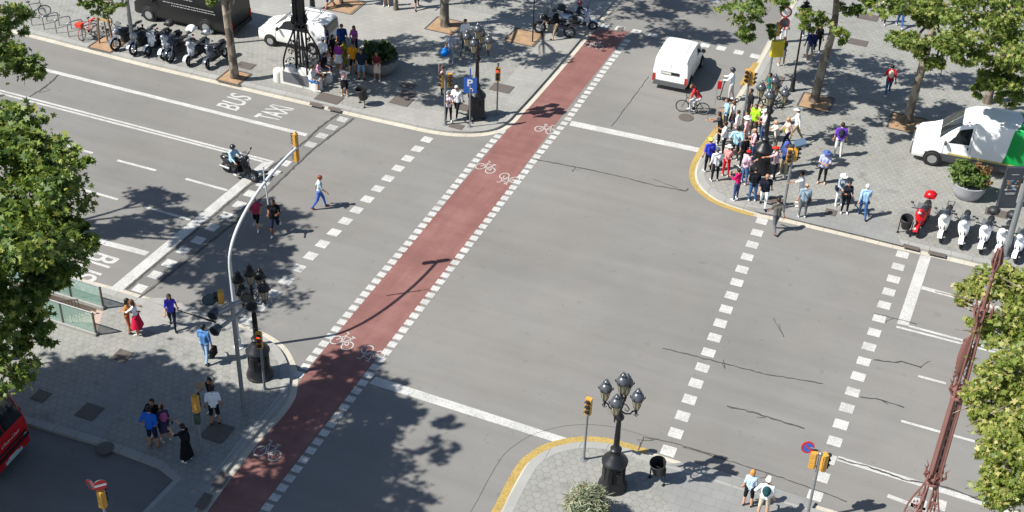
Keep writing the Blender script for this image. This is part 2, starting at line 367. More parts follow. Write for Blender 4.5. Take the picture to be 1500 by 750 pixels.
# stairwell
mb = MB(); D = 3.2; top = .119
for a, b in ((0, 1), (1, 2), (2, 3), (3, 0)):
    p, q = pit[a], pit[b]; mb.poly([(p.x, p.y, -D), (q.x, q.y, -D), (q.x, q.y, top), (p.x, p.y, top)][::-1], 0)
mb.poly([(p.x, p.y, -D) for p in pit], 0)
WALLB = pm('brown_stair_wall', (.135, .105, .09), .7, 0, .2, 3.)
struct(mb.build('stairwell_wall', WALLB, smooth=False))
mb = MB(); d2 = (pit_b-pit_a).normalized()
for i in range(16):
    o = pit_a+eB*(i*.3); zt = .10-(i)*.165
    for (u, v, z0, z1) in ((0, .3, zt-.165*1.2, zt),):
        q = [o+eB*u+d2*.01, o+eB*v+d2*.01, o+eB*v+d2*(pitw-.01), o+eB*u+d2*(pitw-.01)]
        mb.prism([(p.x, p.y) for p in q][::-1], z0, z1)
struct(mb.build('stair_steps', pm('pink_step_stone', (.40, .31, .26), .75, 0, .15, 4.), smooth=False))

# ---- slabs let into the pavements
def patch(name, px, mat, z=.128):
    mb = MB(); mb.sheet(gp(px, .12), z); return struct(mb.build(name, mat, smooth=False))
patch('ramp_slabs', [(524, 164), (548, 152), (740, 174), (725, 186), (700, 191), (668, 192), (600, 181)], SLAB)
patch('ramp_slabs', [(752, 166), (722, 140), (842, 6), (898, 0), (818, 92)], SLAB)
patch('ramp_slabs', [(205, 437), (250, 428+8), (392, 497), (368, 489), (314, 473)], SLAB)
patch('ramp_slabs', [(213, 440), (317, 471), (300, 505), (190, 478)], SLAB)
patch('ramp_slabs', [(1092, 303), (1300, 320), (1322, 360), (1262, 345), (1150, 318), (1112, 311)], SLABD)
patch('ramp_slabs', [(972, 681), (1010, 676), (1195, 735), (1188, 746), (1080, 713), (1034, 697), (1004, 687)], SLABD)
patch('ramp_slabs', [(975, 684), (1080, 716), (1186, 749), (1290, 800), (1000, 760), (950, 715)], SLABD, .131)
patch('service_lane', [(180, -30), (330, -60), (760, 30), (880, -30), (905, -60), (960, -40), (720, 62), (560, 70), (430, 52), (250, 12)], SLAB, .126)
patch('service_lane', [(1100, 150), (1125, 120), (1340, 170), (1500, 205), (1700, 250), (1700, 330), (1330, 245), (1140, 200)], SLABD, .1265) if 0 else None
patch('paving_band', [(108, 632), (132, 590), (200, 500), (232, 500), (172, 605), (150, 642)], SLABD, .1245)
patch('ramp_slabs', [(262, 705), (332, 690), (298, 735), (240, 790), (216, 752)], SLABD, .129)

# ---- red cycle lane and painted marks
mb = MB()
Lr = gp([(230, 850), (297, 749), (338, 695), (367, 657), (426, 577), (446, 548), (503, 476), (604.7, 351.5), (698.7, 243), (734.7, 199), (757, 173.5), (820, 103), (860, 56), (872, 43)])
Rr_ = gp([(300, 850), (381, 746), (421, 694), (444, 664), (504, 587), (527, 555), (600, 466), (645, 410), (745, 277), (782, 225), (828, 163), (886, 91), (917, 51), (922, 46)])
mb.strip(Lr, Rr_, .004); struct(mb.build('cycle_lane', RED, smooth=False))
def quad_at(mb, p, a, b, d, e, z):
    mb.poly([tuple(p+a*(sx*d/2)+b*(sy*e/2)+Vector((0, 0, z))) for sx, sy in ((-1, -1), (1, -1), (1, 1), (-1, 1))])
def dashes(mb, p0, p1, n, d, e, z=.008, skip=()):
    p, q = G(*p0), G(*p1); t = (q-p).normalized(); 
    for i in range(n):
        if i in skip: continue
        c = p+(q-p)*(i/(n-1))
        quad_at(mb, c, t, Vector((B.x, B.y, 0)), d*random.uniform(.96, 1.03), e*random.uniform(.97, 1.03), z)
mb = MB()
dashes(mb, (625.3, 204.5), (361.2, 469.5), 17, .5, .5)
dashes(mb, (1115.9, 324.1), (979.3, 660.7), 17, .5, .5)
dashes(mb, (1322, 373), (1194, 726), 17, .5, .5)
for p in [(417.3, 239), (401.3, 253), (385, 270), (367, 284), (350.7, 300), (330.7, 316), (310.7, 333.3), (290.7, 352), (269, 367), (248, 386), (228, 403), (205, 422.5),
          (908, 42), (932, 46.4), (957, 51), (981, 56.5), (1006.7, 61.2), (1033, 66.2), (1056.5, 70.9), (1082, 76.8), (1106, 82.5), (1048, 1), (1374.7, 739), (1346, 738), (884.8, 38)]:
    quad_at(mb, G(*p), A, B, .5, .5, .008)
struct(mb.build('crossing_marks', WHITE, smooth=False))
mb = MB()
for p in [(501.6, 175), (486.2, 186.7), (471.6, 199), (455, 212)]: quad_at(mb, G(*p), A, B, .45, .5, .008)
struct(mb.build('worn_crossing_marks', m_paint('road_paint_flaking', (.47, .47, .455), .56), smooth=False))
mb = MB()
seg = (G(538, 552.7)-G(388.7, 747.3)).length/15
def lane_dashes(pts, step, w):
    P = [G(*p) for p in pts]; tot = 0.; nxt = 0.
    for a, b in zip(P, P[1:]):
        l = (b-a).length; t = (b-a).normalized()
        while nxt <= tot+l+1e-6:
            quad_at(mb, a+t*(nxt-tot), t, Vector((t.y, -t.x, 0)), w, w*1.02, .008); nxt += step
        tot += l
lane_dashes([(345, 803), (388.7, 747.3), (538, 552.7), (650, 406.5), (786, 230), (830.7, 176), (893.9, 90.7), (921, 57)], seg, .325)
lane_dashes([(735, 193), (698.7, 233), (602.3, 351.3), (533, 433), (455.6, 526.5), (436.7, 551)], seg, .325)
struct(mb.build('cycle_lane_marks', WHITE, smooth=False))
def line(mb, pts, wd, z=.008):
    P = [G(*p) for p in pts]; mb.strip(offset(P, wd/2), offset(P, -wd/2), z)
def quadpx(mb, pts, z=.008): mb.sheet(gp(pts), z)
mb = MB()
line(mb, [(-160, 45), (62.7, 101.5), (449.3, 198)], .27)
line(mb, [(-160, 92), (0, 132.5), (401.3, 237.3)], .13); line(mb, [(-160, 96.5), (0, 137), (386, 237)], .13)
for a, b in [((83, 210), (136, 224.5)), ((172, 235), (229, 250)), ((272, 262), (333, 279)), ((122, 278), (173, 292.5)), ((212, 303), (279, 322)), ((0, 185), (40, 197)), ((40, 255), (80, 266))]: line(mb, [a, b], .15)
quadpx(mb, [(386, 236.5), (401.5, 237.8), (177, 427.5), (160, 423.5)])
line(mb, [(30, 330), (100, 341), (150, 355), (190, 365), (216, 372)], .32)
quadpx(mb, [(1348, 374), (1364, 376.5), (1331, 477.5), (1314, 474.5)])
line(mb, [(1350, 421.5), (1402, 435.5), (1600, 488)], .25)
line(mb, [(1331, 477.5), (1402.7, 496.7), (1620, 555)], .13); line(mb, [(1313, 478.7), (1469.3, 519.3), (1620, 560)], .13)
for a, b in [((1345, 551), (1386, 562)), ((1438, 577), (1480, 588)), ((1320, 616.7), (1428, 647)), ((1520, 612), (1600, 636))]: line(mb, [a, b], .13)
line(mb, [(1226.7, 671.3), (1472, 747), (1600, 788)], .26)
line(mb, [(1300, 726), (1363, 750), (1420, 772)], .18)
quadpx(mb, [(837, 177), (1028, 217.5), (1025, 224), (834, 184)])
quadpx(mb, [(551, 552), (835, 643.5), (823, 651), (541, 562)])
def road_text(txt, BL, BR, TL, bold=.02):
    bl, br, tl = G(*BL), G(*BR), G(*TL); a, b = br-bl, tl-bl
    M = Matrix(((a.x, b.x, 0, bl.x), (a.y, b.y, 0, bl.y), (0, 0, 1, .008), (0, 0, 0, 1))); text_into(mb, txt, M, 0, 0, bold)
road_text('BUS', (347, 163), (371, 143.5), (316, 154.5), .012); road_text('TAXI', (405, 178), (432, 159.5), (371, 171), .015); road_text('BUS', (137, 367.5), (96, 402), (176, 379.5), .012)
struct(mb.build('lane_marks', WHITE, smooth=False))
mb = MB()
i0, i1 = 28, 75
y0 = [p for i, p in enumerate(NE) if G(1072, 168).y > p.y > G(1098, 310).y-.2 and p.x < G(1108, 312).x]
mb.strip(offset(y0, -.10), offset(y0, -.36), .0105)
y1 = [p for p in SE if p.x < G(950, 671).x and p.y > G(640, 930).y]
mb.strip(offset(y1, -.10), offset(y1, -.38), .0105)
line(mb, [(1086, 125), (1108, 92)], .3, .009); line(mb, [(1135, 5), (1150, -20)], .2)
struct(mb.build('yellow_kerb_line', YEL, smooth=False))
def bike_mark(c, ang, s=1.0, flip=1):
    mb = MB(); 
    def ln(pts, w=.055):
        P = [Vector((x, y, 0)) for x, y in pts]
        if len(P) > 2 or True: mb.strip(offset(P, w/2), offset(P, -w/2), .0)
    for cx in (-.42, .42): ln([(cx+.30*math.cos(t*PI/9), .30+.30*math.sin(t*PI/9)) for t in range(19)], .06)
    ln([(-.42, .30), (-.18, .78), (.22, .78), (.02, .32), (-.42, .30)]); ln([(-.2, .74), (.02, .32)]); ln([(.42, .30), (.24, .86), (.24, 1.0), (.44, 1.02)]); ln([(-.32, .92), (-.08, .92)], .08); ln([(-.22, .76), (-.22, .92)])
    o = mb.build('cycle_symbol', WHITE, smooth=False); o.location = G(*c, .0085); o.rotation_euler = (0, 0, ang); o.scale = (s*flip, s*1.25, 1); return struct(o)
aB = math.atan2(B.y, B.x)
for c, fl, r in [((795, 194), 1, 0), ((706, 250), -1, -.25), ((751, 257), 1, PI-.2), ((494, 507), -1, -.25), ((553, 511), 1, PI-.2), ((386, 671), -1, 0), ((868, 70), 1, 0)]:
    bike_mark(c, aB+r, .68, fl)
# older and newer asphalt
mb = MB(); mb.strip(gp([(496, 167), (470, 185), (447, 207), (391, 250), (300, 327), (185, 424)]), gp([(519, 173), (490, 196), (455, 222), (385, 289), (310, 353), (200, 440)]), .003)
struct(mb.build('asphalt_repair', m_asphalt('darker_asphalt', (.160, .157, .150)), smooth=False))
# tar seams and cracks
mb = MB()
def lerp_(a, b, t): return a+(b-a)*t
def seam(pts, wd=.06, wob=.016):
    P = [G(*p) for p in pts]; Q = []
    for a, b in zip(P, P[1:]):
        n = max(2, int((b-a).length/.16)); Q += [a+(b-a)*(i/n)+Vector((random.gauss(0, wob), random.gauss(0, wob), 0)) for i in range(n)]
    Q.append(P[-1]); W = [wd*random.uniform(.55, 1.2) for _ in Q]
    L = [q+(p-q)*k*10 for q, p, k in zip(Q, offset(Q, .1), W)]; Rt = [q+(p-q)*k*10 for q, p, k in zip(Q, offset(Q, -.1), W)]
    mb.strip(L, Rt, .012)
CR = [([(496, 167), (470, 185), (447, 207), (391, 250), (300, 327), (185, 424)], .06), ([(519, 173), (455, 222), (385, 289), (345, 325), (270, 385), (200, 440)], .055),
          ([(785, 234), (860, 248), (905, 258), (960, 272), (1004, 280), (1008, 276)], .045), ([(1064, 595), (1110, 606), (1130, 613), (1178, 628)], .06), ([(970, 510), (1050, 530), (1120, 548), (1205, 562)], .04),
          ([(1259, 581), (1290, 586), (1324, 597)], .05), ([(1280, 527), (1309, 531), (1320, 529), (1350, 539)], .05), ([(1226, 672), (1270, 684), (1330, 704), (1372, 710), (1410, 722), (1472, 748)], .055), ([(1280, 459), (1343, 475)], .04),
          ([(86, 109), (75, 120), (58, 133), (43, 142)], .07), ([(1000, 655), (1090, 682), (1180, 712), (1240, 735)], .035), ([(935, 660), (943, 640), (990, 650), (1050, 668)], .035), ([(1430, 626), (1450, 629)], .05),
          ([(896, 185), (930, 140), (950, 112)], .025), ([(955, 262), (1004, 280)], .02), ([(1140, 475), (1148, 494), (1133, 466)], .02), ([(1085, 130), (1095, 112)], .03)]
for n_, (p, wd) in enumerate(CR):
    if n_ < 2: seam(p, wd); continue
    seam(p, wd*.7, .016)
    if n_ < 13:
        for _ in range(1):   # short side branches
            i_ = random.randrange(len(p)-1); f_ = random.random(); q_ = Vector((lerp_(p[i_][0], p[i_+1][0], f_), lerp_(p[i_][1], p[i_+1][1], f_)))
            seam([tuple(q_), (q_.x+random.uniform(-16, 22), q_.y+random.choice((-1, 1))*random.uniform(3, 9)), (q_.x+random.uniform(-26, 34), q_.y+random.choice((-1, 1))*random.uniform(4, 8))], .014, .014)
for t in (0,):
    P = offset(y1, -1.0); mb.strip(offset(P, .005), offset(P, -.005), .0125)
struct(mb.build('tar_seams', TAR, smooth=False))
mb = MB()
for pts in ([(310, 715), (324, 694), (337, 699), (323, 720)], [(285, 746), (300, 725), (313, 730), (298, 752)]): mb.sheet(gp(pts), .134)
for pts in ([(455, 152), (473, 156.5), (471, 161), (453, 157)], [(482, 159), (500, 163), (498, 167.5), (480, 163.5)], [(1323, 360), (1346, 366), (1345, 371), (1321, 365)], [(1360, 370), (1385, 376), (1384, 381), (1358, 375)]): mb.sheet(gp(pts), .127)
for pts in ([(906, 40), (915, 40), (912, 47), (902, 47)],): mb.sheet(gp(pts), .009)
struct(mb.build('drain_grate', COVER, smooth=False))
def tree_pit(px, s=1.15, stone=False):
    mb = MB(); p = G(*px, .12); n = 14
    mb.lathe([(s*.72, 0), (s*.7, .03), (s*.4, .07), (.02, .10)], 4, (0, 0, 0), 0, rot=R(45))
    o = mb.build('tree_pit', EARTH, smooth=False); o.location = (p.x, p.y, .122); o.rotation_euler = (0, 0, aB); struct(o)
    mb = MB()
    for dx, dy, a, b in ((0, .56*s, s*1.1, .06), (0, -.56*s, s*1.1, .06), (.56*s, 0, .06, s*1.1), (-.56*s, 0, .06, s*1.1)): mb.box((dx, dy, 0), (a, b, .05))
    o = mb.build('pit_edge', COVER, smooth=False); o.location = (p.x, p.y, .13); o.rotation_euler = (0, 0, aB); struct(o)
for p, s in [((343, 113), 1.15), ((652, 38), 1.5), ((768, 55), 1.5), ((1195, 150), 1.4), ((1328, 181), 1.5), ((158, 65), 1.3), ((505, 8), 1.6)]: tree_pit(p, s)
# ---- iron covers
def cover(px, a, b, label, z=.12, rnd=False, ttl='utility_cover'):
    mb = MB()
    if rnd: mb.lathe([(a/2, 0), (a/2, .012), (a/2-.04, .015), (.01, .015)], 20)
    else:
        mb.box((0, 0, .005), (a, b, .012)); mb.box((0, 0, .012), (a-.1, b-.1, .004))
    o = mb.build(ttl, COVER, smooth=False); o.location = G(*px, z+.012); o.rotation_euler = (0, 0, aB); return tag(o, label, 'manhole cover', 'iron covers let into the ground')
cover((179, 521), .62, .62, 'square iron cover in shade, near the glass metro balustrade')
cover((131, 603), .75, .75, 'square iron cover between the red truck and the group in blue')
cover((60, 580), .55, .55, 'square iron cover just ahead of the red truck cab')
cover((318, 633), .9, .9, 'large square iron cover in front of the person in white tee and black shorts')
cover((154, 656), .62, .62, 'round iron cover beside the service road kerb', rnd=True)
cover((482, 144), 1.3, .8, 'wide brown cover by the white mosaic bench and kerb')
cover((588, 148), 1.0, .8, 'brown square cover right of the litter bin on the shady corner')
cover((598, 137.5), .8, .6, 'dark cover, the middle one of three behind the ramp')
cover((598, 125), .75, .6, 'dark cover under the dappled shade near the grey stone planter')
cover((735, 129), 1.1, .8, 'brown cover in the sun beside the right red signal of the parking corner')
cover((669, 185), .7, .45, 'small cover at the foot of the blue parking sign')
cover((678, 157), .7, .6, 'brown cover behind the pair in white tops by the parking sign')
cover((1217, 311), .5, .5, 'small brown cover between the grey-shirted man and the sunhat woman')
cover((1137, 294), .7, .5, 'brown cover by the signal post beside the bald man in white trousers')
cover((1272, 25), 1.1, .8, 'brown cover on the sunny walk beyond the plane trees')
cover((1257, 62), 1.0, .7, 'brown cover left of the man in the red hoodie, in sun')
cover((1135, 116), .9, .9, 'square brown cover at the foot of the post with the yellow box')
cover((1460, 312), 1.0, .6, 'brown cover in front of the dark information totem')
cover((91, 90), .6, .4, 'small brown cover by the plane tree on the motorbike side') if 0 else cover((360, 96), .9, .6, 'brown cover on the paving right of the trunk by the motorbikes')
cover((1005, 172), .75, .75, 'round cover in the road under the cyclist', 0., True)

# ================================================================== STREET FURNITURE
Z = .122
# ---- five-lantern lamps
def make_lantern(parent, x, y, z, dome):
    """lantern: tapered glass box under a dark domed cap"""
    mb = MB(); mb.lathe([(.02, -.16), (.05, -.10), (.085, -.05), (.10, 0), (.09, .02)], 8)
    for j in range(6):
        a = 2*PI*j/6; c, s_ = math.cos(a), math.sin(a)
        mb.tube([(.105*c, .105*s_, 0), (.20*c, .20*s_, .46)], .011, 4)
        mb.tube([(.235*c, .235*s_, .46), (.275*c, .275*s_, .52), (.245*c, .245*s_, .60)], [.025, .02, .004], 5)
    mb.lathe([(.205, .44), (.235, .45), (.24, .48), (.21, .49)], 12)
    fr = mb.build('lantern', BLK, parent); fr.location = (x, y, z)
    mb = MB(); mb.lathe([(.10, .01), (.195, .455)], 6); mb.build('lantern_glass', LANT, fr, angle=.3)
    mb = MB(); mb.lathe([(.235, .48), (.235, .53), (.215, .60), (.165, .675), (.10, .72), (.075, .73), (.07, .76), (.095, .80), (.05, .84), (.02, .87), (.03, .90), (.004, .96)], 14)
    for j in range(6):
        a = 2*PI*j/6; mb.ell((.10*math.cos(a), .10*math.sin(a), .80), (.025, .025, .04), 6, 4)
    mb.build('lantern_dome', dome, fr, angle=1.)
    return fr
def five_lamp(px, label, dome, head, sc_=1.):
    t = thing('street_lamp', label, 'street lamp', G(*px, Z), head, 'five lantern lamps at the crossing corners'); t.scale = (sc_,)*3
    mb = MB()
    mb.lathe([(.50, 0), (.50, .10), (.47, .13), (.44, .28), (.41, .34), (.385, .42), (.37, 1.02), (.40, 1.08), (.44, 1.12), (.45, 1.20), (.40, 1.28), (.33, 1.34), (.29, 1.42), (.20, 1.50), (.17, 1.56)], 18)
    for j in range(8):
        a = 2*PI*j/8; mb.box((.375*math.cos(a), .375*math.sin(a), .72), (.03, .14, .5), 0, rz=a)
    mb.build('lamp_base', BLK, t, angle=.6)
    mb = MB(); mb.lathe([(.075, .56), (.10, .62), (.075, .68)], 8, (.36, 0, .2)); mb.box((.385, 0, .8), (.02, .1, .12)); mb.build('base_ornament', BLK, t)
    mb = MB(); mb.lathe([(.16, 1.54), (.13, 1.62), (.19, 1.68), (.20, 1.74), (.13, 1.80), (.10, 1.92), (.085, 2.2), (.105, 2.24), (.08, 2.28), (.07, 2.95), (.085, 3.0), (.15, 3.08), (.17, 3.16), (.12, 3.26), (.065, 3.34), (.055, 3.9), (.10, 3.98), (.05, 4.05), (.045, 4.16)], 14)
    for j in range(10):
        a = 2*PI*j/10; mb.tube([(.092*math.cos(a), .092*math.sin(a), 1.95), (.072*math.cos(a), .072*math.sin(a), 2.92)], .012, 4)
    mb.build('lamp_column', BLK, t, angle=1.)
    for q in range(4):
        a = PI/4+q*PI/2; d = Vector((math.cos(a), math.sin(a), 0))
        def at(r, z): return d*r+Vector((0, 0, z))
        mb = MB(); mb.tube([at(.04, 3.42), at(.18, 3.36), at(.36, 3.42), at(.42, 3.56), at(.50, 3.58), at(.54, 3.62)], [.035, .03, .028, .028, .03, .035], 6)
        mb.tube([at(.05, 3.78), at(.2, 3.74), at(.30, 3.60), at(.24, 3.48), at(.16, 3.52), at(.18, 3.60)], [.022, .02, .02, .018, .014, .008], 5)
        mb.tube([at(.52, 3.55), at(.62, 3.46), at(.56, 3.38), at(.46, 3.42), at(.5, 3.48)], [.018, .016, .014, .012, .006], 5)
        mb.lathe([(.006, -.22), (.03, -.14), (.05, -.05), (.02, 0)], 6, at(.54, 3.62)); mb.build('lamp_arm', BLK, t)
        p = at(.54, 3.72); make_lantern(t, p.x, p.y, p.z, dome).scale = (.9, .9, .93)
    make_lantern(t, 0, 0, 4.20, dome).scale = (.9, .9, .93)
    return t
lampSE = five_lamp((897, 712), 'five-lantern black lamp beside the grey-green shrub and the yellow corner line', DOME, 66)
def dup_lamp(px, label, head, dome=DOME, s=1.):
    o = dup(lampSE, label, G(*px, Z), head); o.scale = (s,)*3
    if dome is not DOME:
        def rec(x):
            for c in [q for q in C.objects if q.parent == x]:
                if c.name.startswith('lantern_dome'): c.data = domed_mesh
                rec(c)
        rec(o)
    return o
src = next(o for o in C.objects if o.name.startswith('lantern_dome')); domed_mesh = src.data.copy(); domed_mesh.materials[0] = DOMED
dup_lamp((381, 549), 'five-lantern black lamp in the shade beside the camera post', 70, DOMED)
dup_lamp((698, 171), 'five-lantern lamp behind the blue parking sign', 62)
dup_lamp((1114, 250), 'five-lantern lamp rising out of the dense waiting crowd', 68)

# ---- slender single-lantern lamp and lamp foot
t = thing('lantern_post', 'slender black post with one lantern beside the forked plane tree', 'street lamp', G(1160, 133, Z), hA)
mb = MB(); mb.lathe([(.17, 0), (.17, .08), (.12, .14), (.10, .8), (.13, .86), (.07, .95), (.05, 1.2), (.045, 3.7), (.07, 3.75), (.04, 3.8)], 12); mb.build('post', BLK, t)
f = make_lantern(t, 0, 0, 3.86, DOMED); f.scale = (1.35, 1.35, 1.25)
t = dup(t, 'black lamp post with wide foot on the far walk above the parked white van', G(458, 14, Z), hA); t.scale = (1.3, 1.3, 1.1)

# ---- tall wrought-iron lamps with mosaic benches
MOSAIC = pm('white_broken_tile', (.66, .65, .61), .45, 0, .22, 16., .6); BENCHP = pm('grey_tile_panel', (.115, .12, .135), .6, 0, .3, 9., .4)
def iron_lamp(px, label, iron, head, loc=None):
    t = thing('iron_lamp', label, 'street lamp', loc or G(*px, Z), head, 'tall wrought iron lamps with benches')
    mb = MB()   # latticed mast: four legs to the first collar, then two flat plates, then a slender neck
    for sx in (-1, 1):
        for sy in (-1, 1): mb.tube([(sx*.21, sy*.21, .3), (sx*.20, sy*.20, 3.1), (sx*.17, sy*.17, 6.7), (sx*.10, sy*.10, 9.6)], .05, 6)
        mb.box((sx*.13, 0, 4.95), (.15, .40, 3.4), tx=.9, ty=.85)
    for k in range(16):
        z = 3.2+k*.40; r = .20-.10*max(0, (z-3.2)/6.4)
        for sx, sy in ((1, 0), (-1, 0), (0, 1), (0, -1)):
            a = Vector((sx*r-sy*r, sy*r+sx*r, z)); b = Vector((sx*r+sy*r, sy*r-sx*r, z+.38)); mb.tube([a, b], .016, 4)
    mb.tube([(0, 0, 9.3), (0, 0, 10.4), (0, 0, 11.5)], [.11, .07, .06], 8)
    for z, r in ((3.0, .32), (3.25, .36), (6.55, .30), (6.85, .32), (9.5, .22), (9.8, .2), (10.9, .1), (11.2, .1)): mb.lathe([(r*.7, z-.06), (r, z-.03), (r, z+.03), (r*.7, z+.06)], 12)
    mb.build('mast', iron, t)
    for q in range(4):
        a = PI/4+q*PI/2; d = Vector((math.cos(a), math.sin(a), 0))
        def at(r, z): return d*r+Vector((0, 0, z))
        mb = MB(); P = catmull([at(.92, .45), at(.93, .9), at(.90, 1.4), at(.70, 2.0), at(.42, 2.6), at(.26, 3.1)], 4); mb.tube(P, .045, 6); mb.build('strut', iron, t)
        for (rx, rz, rad, ph) in ((.55, 1.2, .24, 0), (.52, 1.75, .18, 2), (.40, 2.2, .13, 1), (.35, .85, .2, 3)):
            mb = MB(); mb.tube([at(rx+rad*(1-k/20)*math.cos(ph+k*.62), rz+rad*(1-k/20)*math.sin(ph+k*.62)) for k in range(17)], [.02*(1-k/26) for k in range(17)], 4)
            for k in range(0, 15, 4): mb.ell(at(rx+rad*(1-k/20)*math.cos(ph+k*.62), rz+rad*(1-k/20)*math.sin(ph+k*.62)), (.045, .045, .07), 5, 4)
            mb.build('scroll', iron, t)
    for zc, n, rr in ((3.35, 9, .42), (6.85, 8, .34), (9.75, 8, .34)):
        for k in range(n):
            if k == 0: mb = MB(); mb.lathe([(.2, zc-.28), (.24, zc-.2), (.2, zc-.12)], 12)
            a = 2*PI*k/n; c, s_ = math.cos(a), math.sin(a); e = random.uniform(.85, 1.25)
            mb.tube([(.22*c, .22*s_, zc-.25), (rr*c*e, rr*s_*e, zc-.02), (rr*.9*c*e, rr*.9*s_*e, zc+.2), (rr*1.2*c*e, rr*1.2*s_*e, zc+.36)], [.06, .06, .035, .005], 5)
        mb.build('leaf_collar', iron, t)
    mb = MB()   # toothed crest down one side of the upper mast
    mb.prism([(.1, -.05), (.34, -.05), (.34, .05), (.1, .05)], 7.5, 8.7)
    for k in range(9): mb.box((.36-.01*abs(k-4), 0, 7.35+.17*k), (.24, .05, .10), 0, ry=.6)
    mb.ell((.22, 0, 8.1), (.26, .10, .75), 10, 8); mb.build('crest', iron, t)
    mb = MB(); mb.ell((0, 0, 11.75), (.13, .13, .24), 12, 8)
    for k in range(7): a = 2*PI*k/7; mb.tube([(.05*math.cos(a), .05*math.sin(a), 11.2), (.19*math.cos(a), .19*math.sin(a), 11.5), (.12*math.cos(a), .12*math.sin(a), 11.95)], [.03, .05, .02], 5)
    mb.build('finial', iron, t)
    mb = MB()
    mb.box((0, .1, .2), (2.3, 1.2, .40)); mb.box((0, -.52, .40), (1.9, .34, .80), tx=.9); mb.lathe([(.5, 0), (.5, .42), (.42, .55), (.25, .6), (.02, .6)], 16)
    for x in (-.42, .42): mb.lathe([(.40, .6), (.38, .88), (.28, 1.0), (.01, 1.04)], 16, (x, -.52, 0), sy=.45)
    for sx in (-1, 1): mb.lathe([(.27, 0), (.27, .50), (.24, .62), (.16, .68), (.01, .70)], 14, (sx*1.1, -.5, 0)); mb.lathe([(.3, 0), (.3, .30), (.26, .4), (.01, .43)], 14, (sx*1.1, .5, 0))
    bo = mb.build('bench', MOSAIC, t)
    mb = MB(); mb.prism([(-.72, -.71), (.72, -.71), (.72, -.68), (-.72, -.68)], .14, .70)
    for x in (-.36, .36): mb.lathe([(.01, -.02), (.30, -.02), (.30, .012), (.01, .012)], 16, (0, 0, 0)) if 0 else None
    mb.build('bench_panel', BENCHP, bo)
    return t
lampI = iron_lamp((444, 118), 'tall black wrought-iron lamp standing on a white mosaic bench with seated people', BLK, hB-90)
pb = G(1338, 803, Z)
lampR = iron_lamp((0, 0), 'tall red-brown wrought-iron lamp in front of the sunlit plane tree', RUST, 185, pb); lampR.scale = (.70, .70, 1)

# ---- traffic signals
def signal_head(parent, loc, rz, n=3, lit=None, w=.26):
    """a yellow three-light head facing +Y of its own frame"""
    mb = MB(); h = .27*n+.05
    mb.box((0, 0, 0), (w, .17, h)); mb.box((0, -.10, 0), (w*.86, .05, h*.96), tx=.8)
    for i in range(n): mb.box((0, -.128, (i-(n-1)/2)*.27), (w*.7, .012, .2))
    hd = mb.build('signal_head', SIGY, parent, smooth=False); hd.location = loc; hd.rotation_euler = (0, 0, rz); hd.scale = (.85, .85, .80)
    mb = MB()
    for i in range(n):
        z = ((n-1)/2-i)*.27
        mb.tube([(0, .0, z), (0, .095, z)], .115, 14)
        a = [(.118*math.cos(t), .118*math.sin(t)+z) for t in [R(-25+230*k/10) for k in range(11)]]
        mb._add([(x, .086, zz) for x, zz in a]+[(x, .25 if 2 < k < 9 else .16, zz) for k, (x, zz) in enumerate(a)], [(k, k+1, 12+k, 11+k) for k in range(10)])
    mb.build('visor', DARKP, hd)
    for i in range(n):
        mb = MB(); z = ((n-1)/2-i)*.27; mb.lathe([(.10, 0), (.085, .018), (.05, .03), (.005, .034)], 14)
        l = mb.build('signal_lens', REDLIT if i == 0 and lit == 'red' else (LENSR if i == 0 else LENS), hd); l.location = (0, .097, z); l.rotation_euler = (-PI/2, 0, 0)
    return hd
def post(parent, h, r=.05, mat=STEEL, bend=None, name='post'):
    mb = MB(); mb.lathe([(.13, 0), (.13, .02), (r*1.3, .03), (r, .25)], 10); mb.tube([(0, 0, .02), (0, 0, h)], r, 10); mb.lathe([(r*1.3, h-.04), (r*1.3, h), (r*.5, h+.04)], 10); return mb.build(name, mat, parent)
def round_sign(parent, loc, rz, rim, face, rad=.28, mark=None, back=STEEL, tilt=0.):
    mb = MB(); mb.tube([(0, -.012, 0), (0, .006, 0)], rad, 20, 0); mb.tube([(0, -.03, -.1), (0, -.03, .1)], .02, 5)
    sg = mb.build('sign_disc', back, parent); sg.location = loc; sg.rotation_euler = (tilt, 0, rz)
    mb = MB(); mb.ring((0, .012, 0), rad*.86, rad*.13, 24, 5, 0, 'Y', .06); mb.build('sign_rim', rim, sg)
    mb = MB(); mb.tube([(0, .0, 0), (0, .009, 0)], rad*.82, 20); mb.build('sign_face', face, sg)
    if mark: mb = MB(); mark(mb); mb.build('sign_mark', pm('sign_white', (.75, .75, .74), .4), sg)
    return sg
SIGR = pm('sign_red', (.50, .022, .03), .4); SIGB = pm('sign_blue', (.03, .11, .42), .4); SIGW = pm('sign_white', (.75, .75, .74), .4)
SGRP = 'traffic signals at the crossing'
def signal_post(px, h, label, heads, head=0., z=Z, extra=None, r=.05, loc=None):
    """heads: (dx, dy, z, facing, lit)"""
    t = thing('traffic_signal', label, 'traffic light', loc or G(*px, z), 0, SGRP); post(t, h, r)
    for dx, dy, zz, fa, lit in heads:
        a = -R(fa); hd = signal_head(t, (dx, dy, zz), a, 3, lit)
        mb = MB(); mb.tube([(0, 0, zz-.25), (dx*.8, dy*.8, zz-.25)], .022, 5); mb.tube([(0, 0, zz+.25), (dx*.8, dy*.8, zz+.25)], .022, 5); mb.build('bracket', STEEL, t)
    return t
def disp(a, d): return (math.sin(R(a))*d, math.cos(R(a))*d)
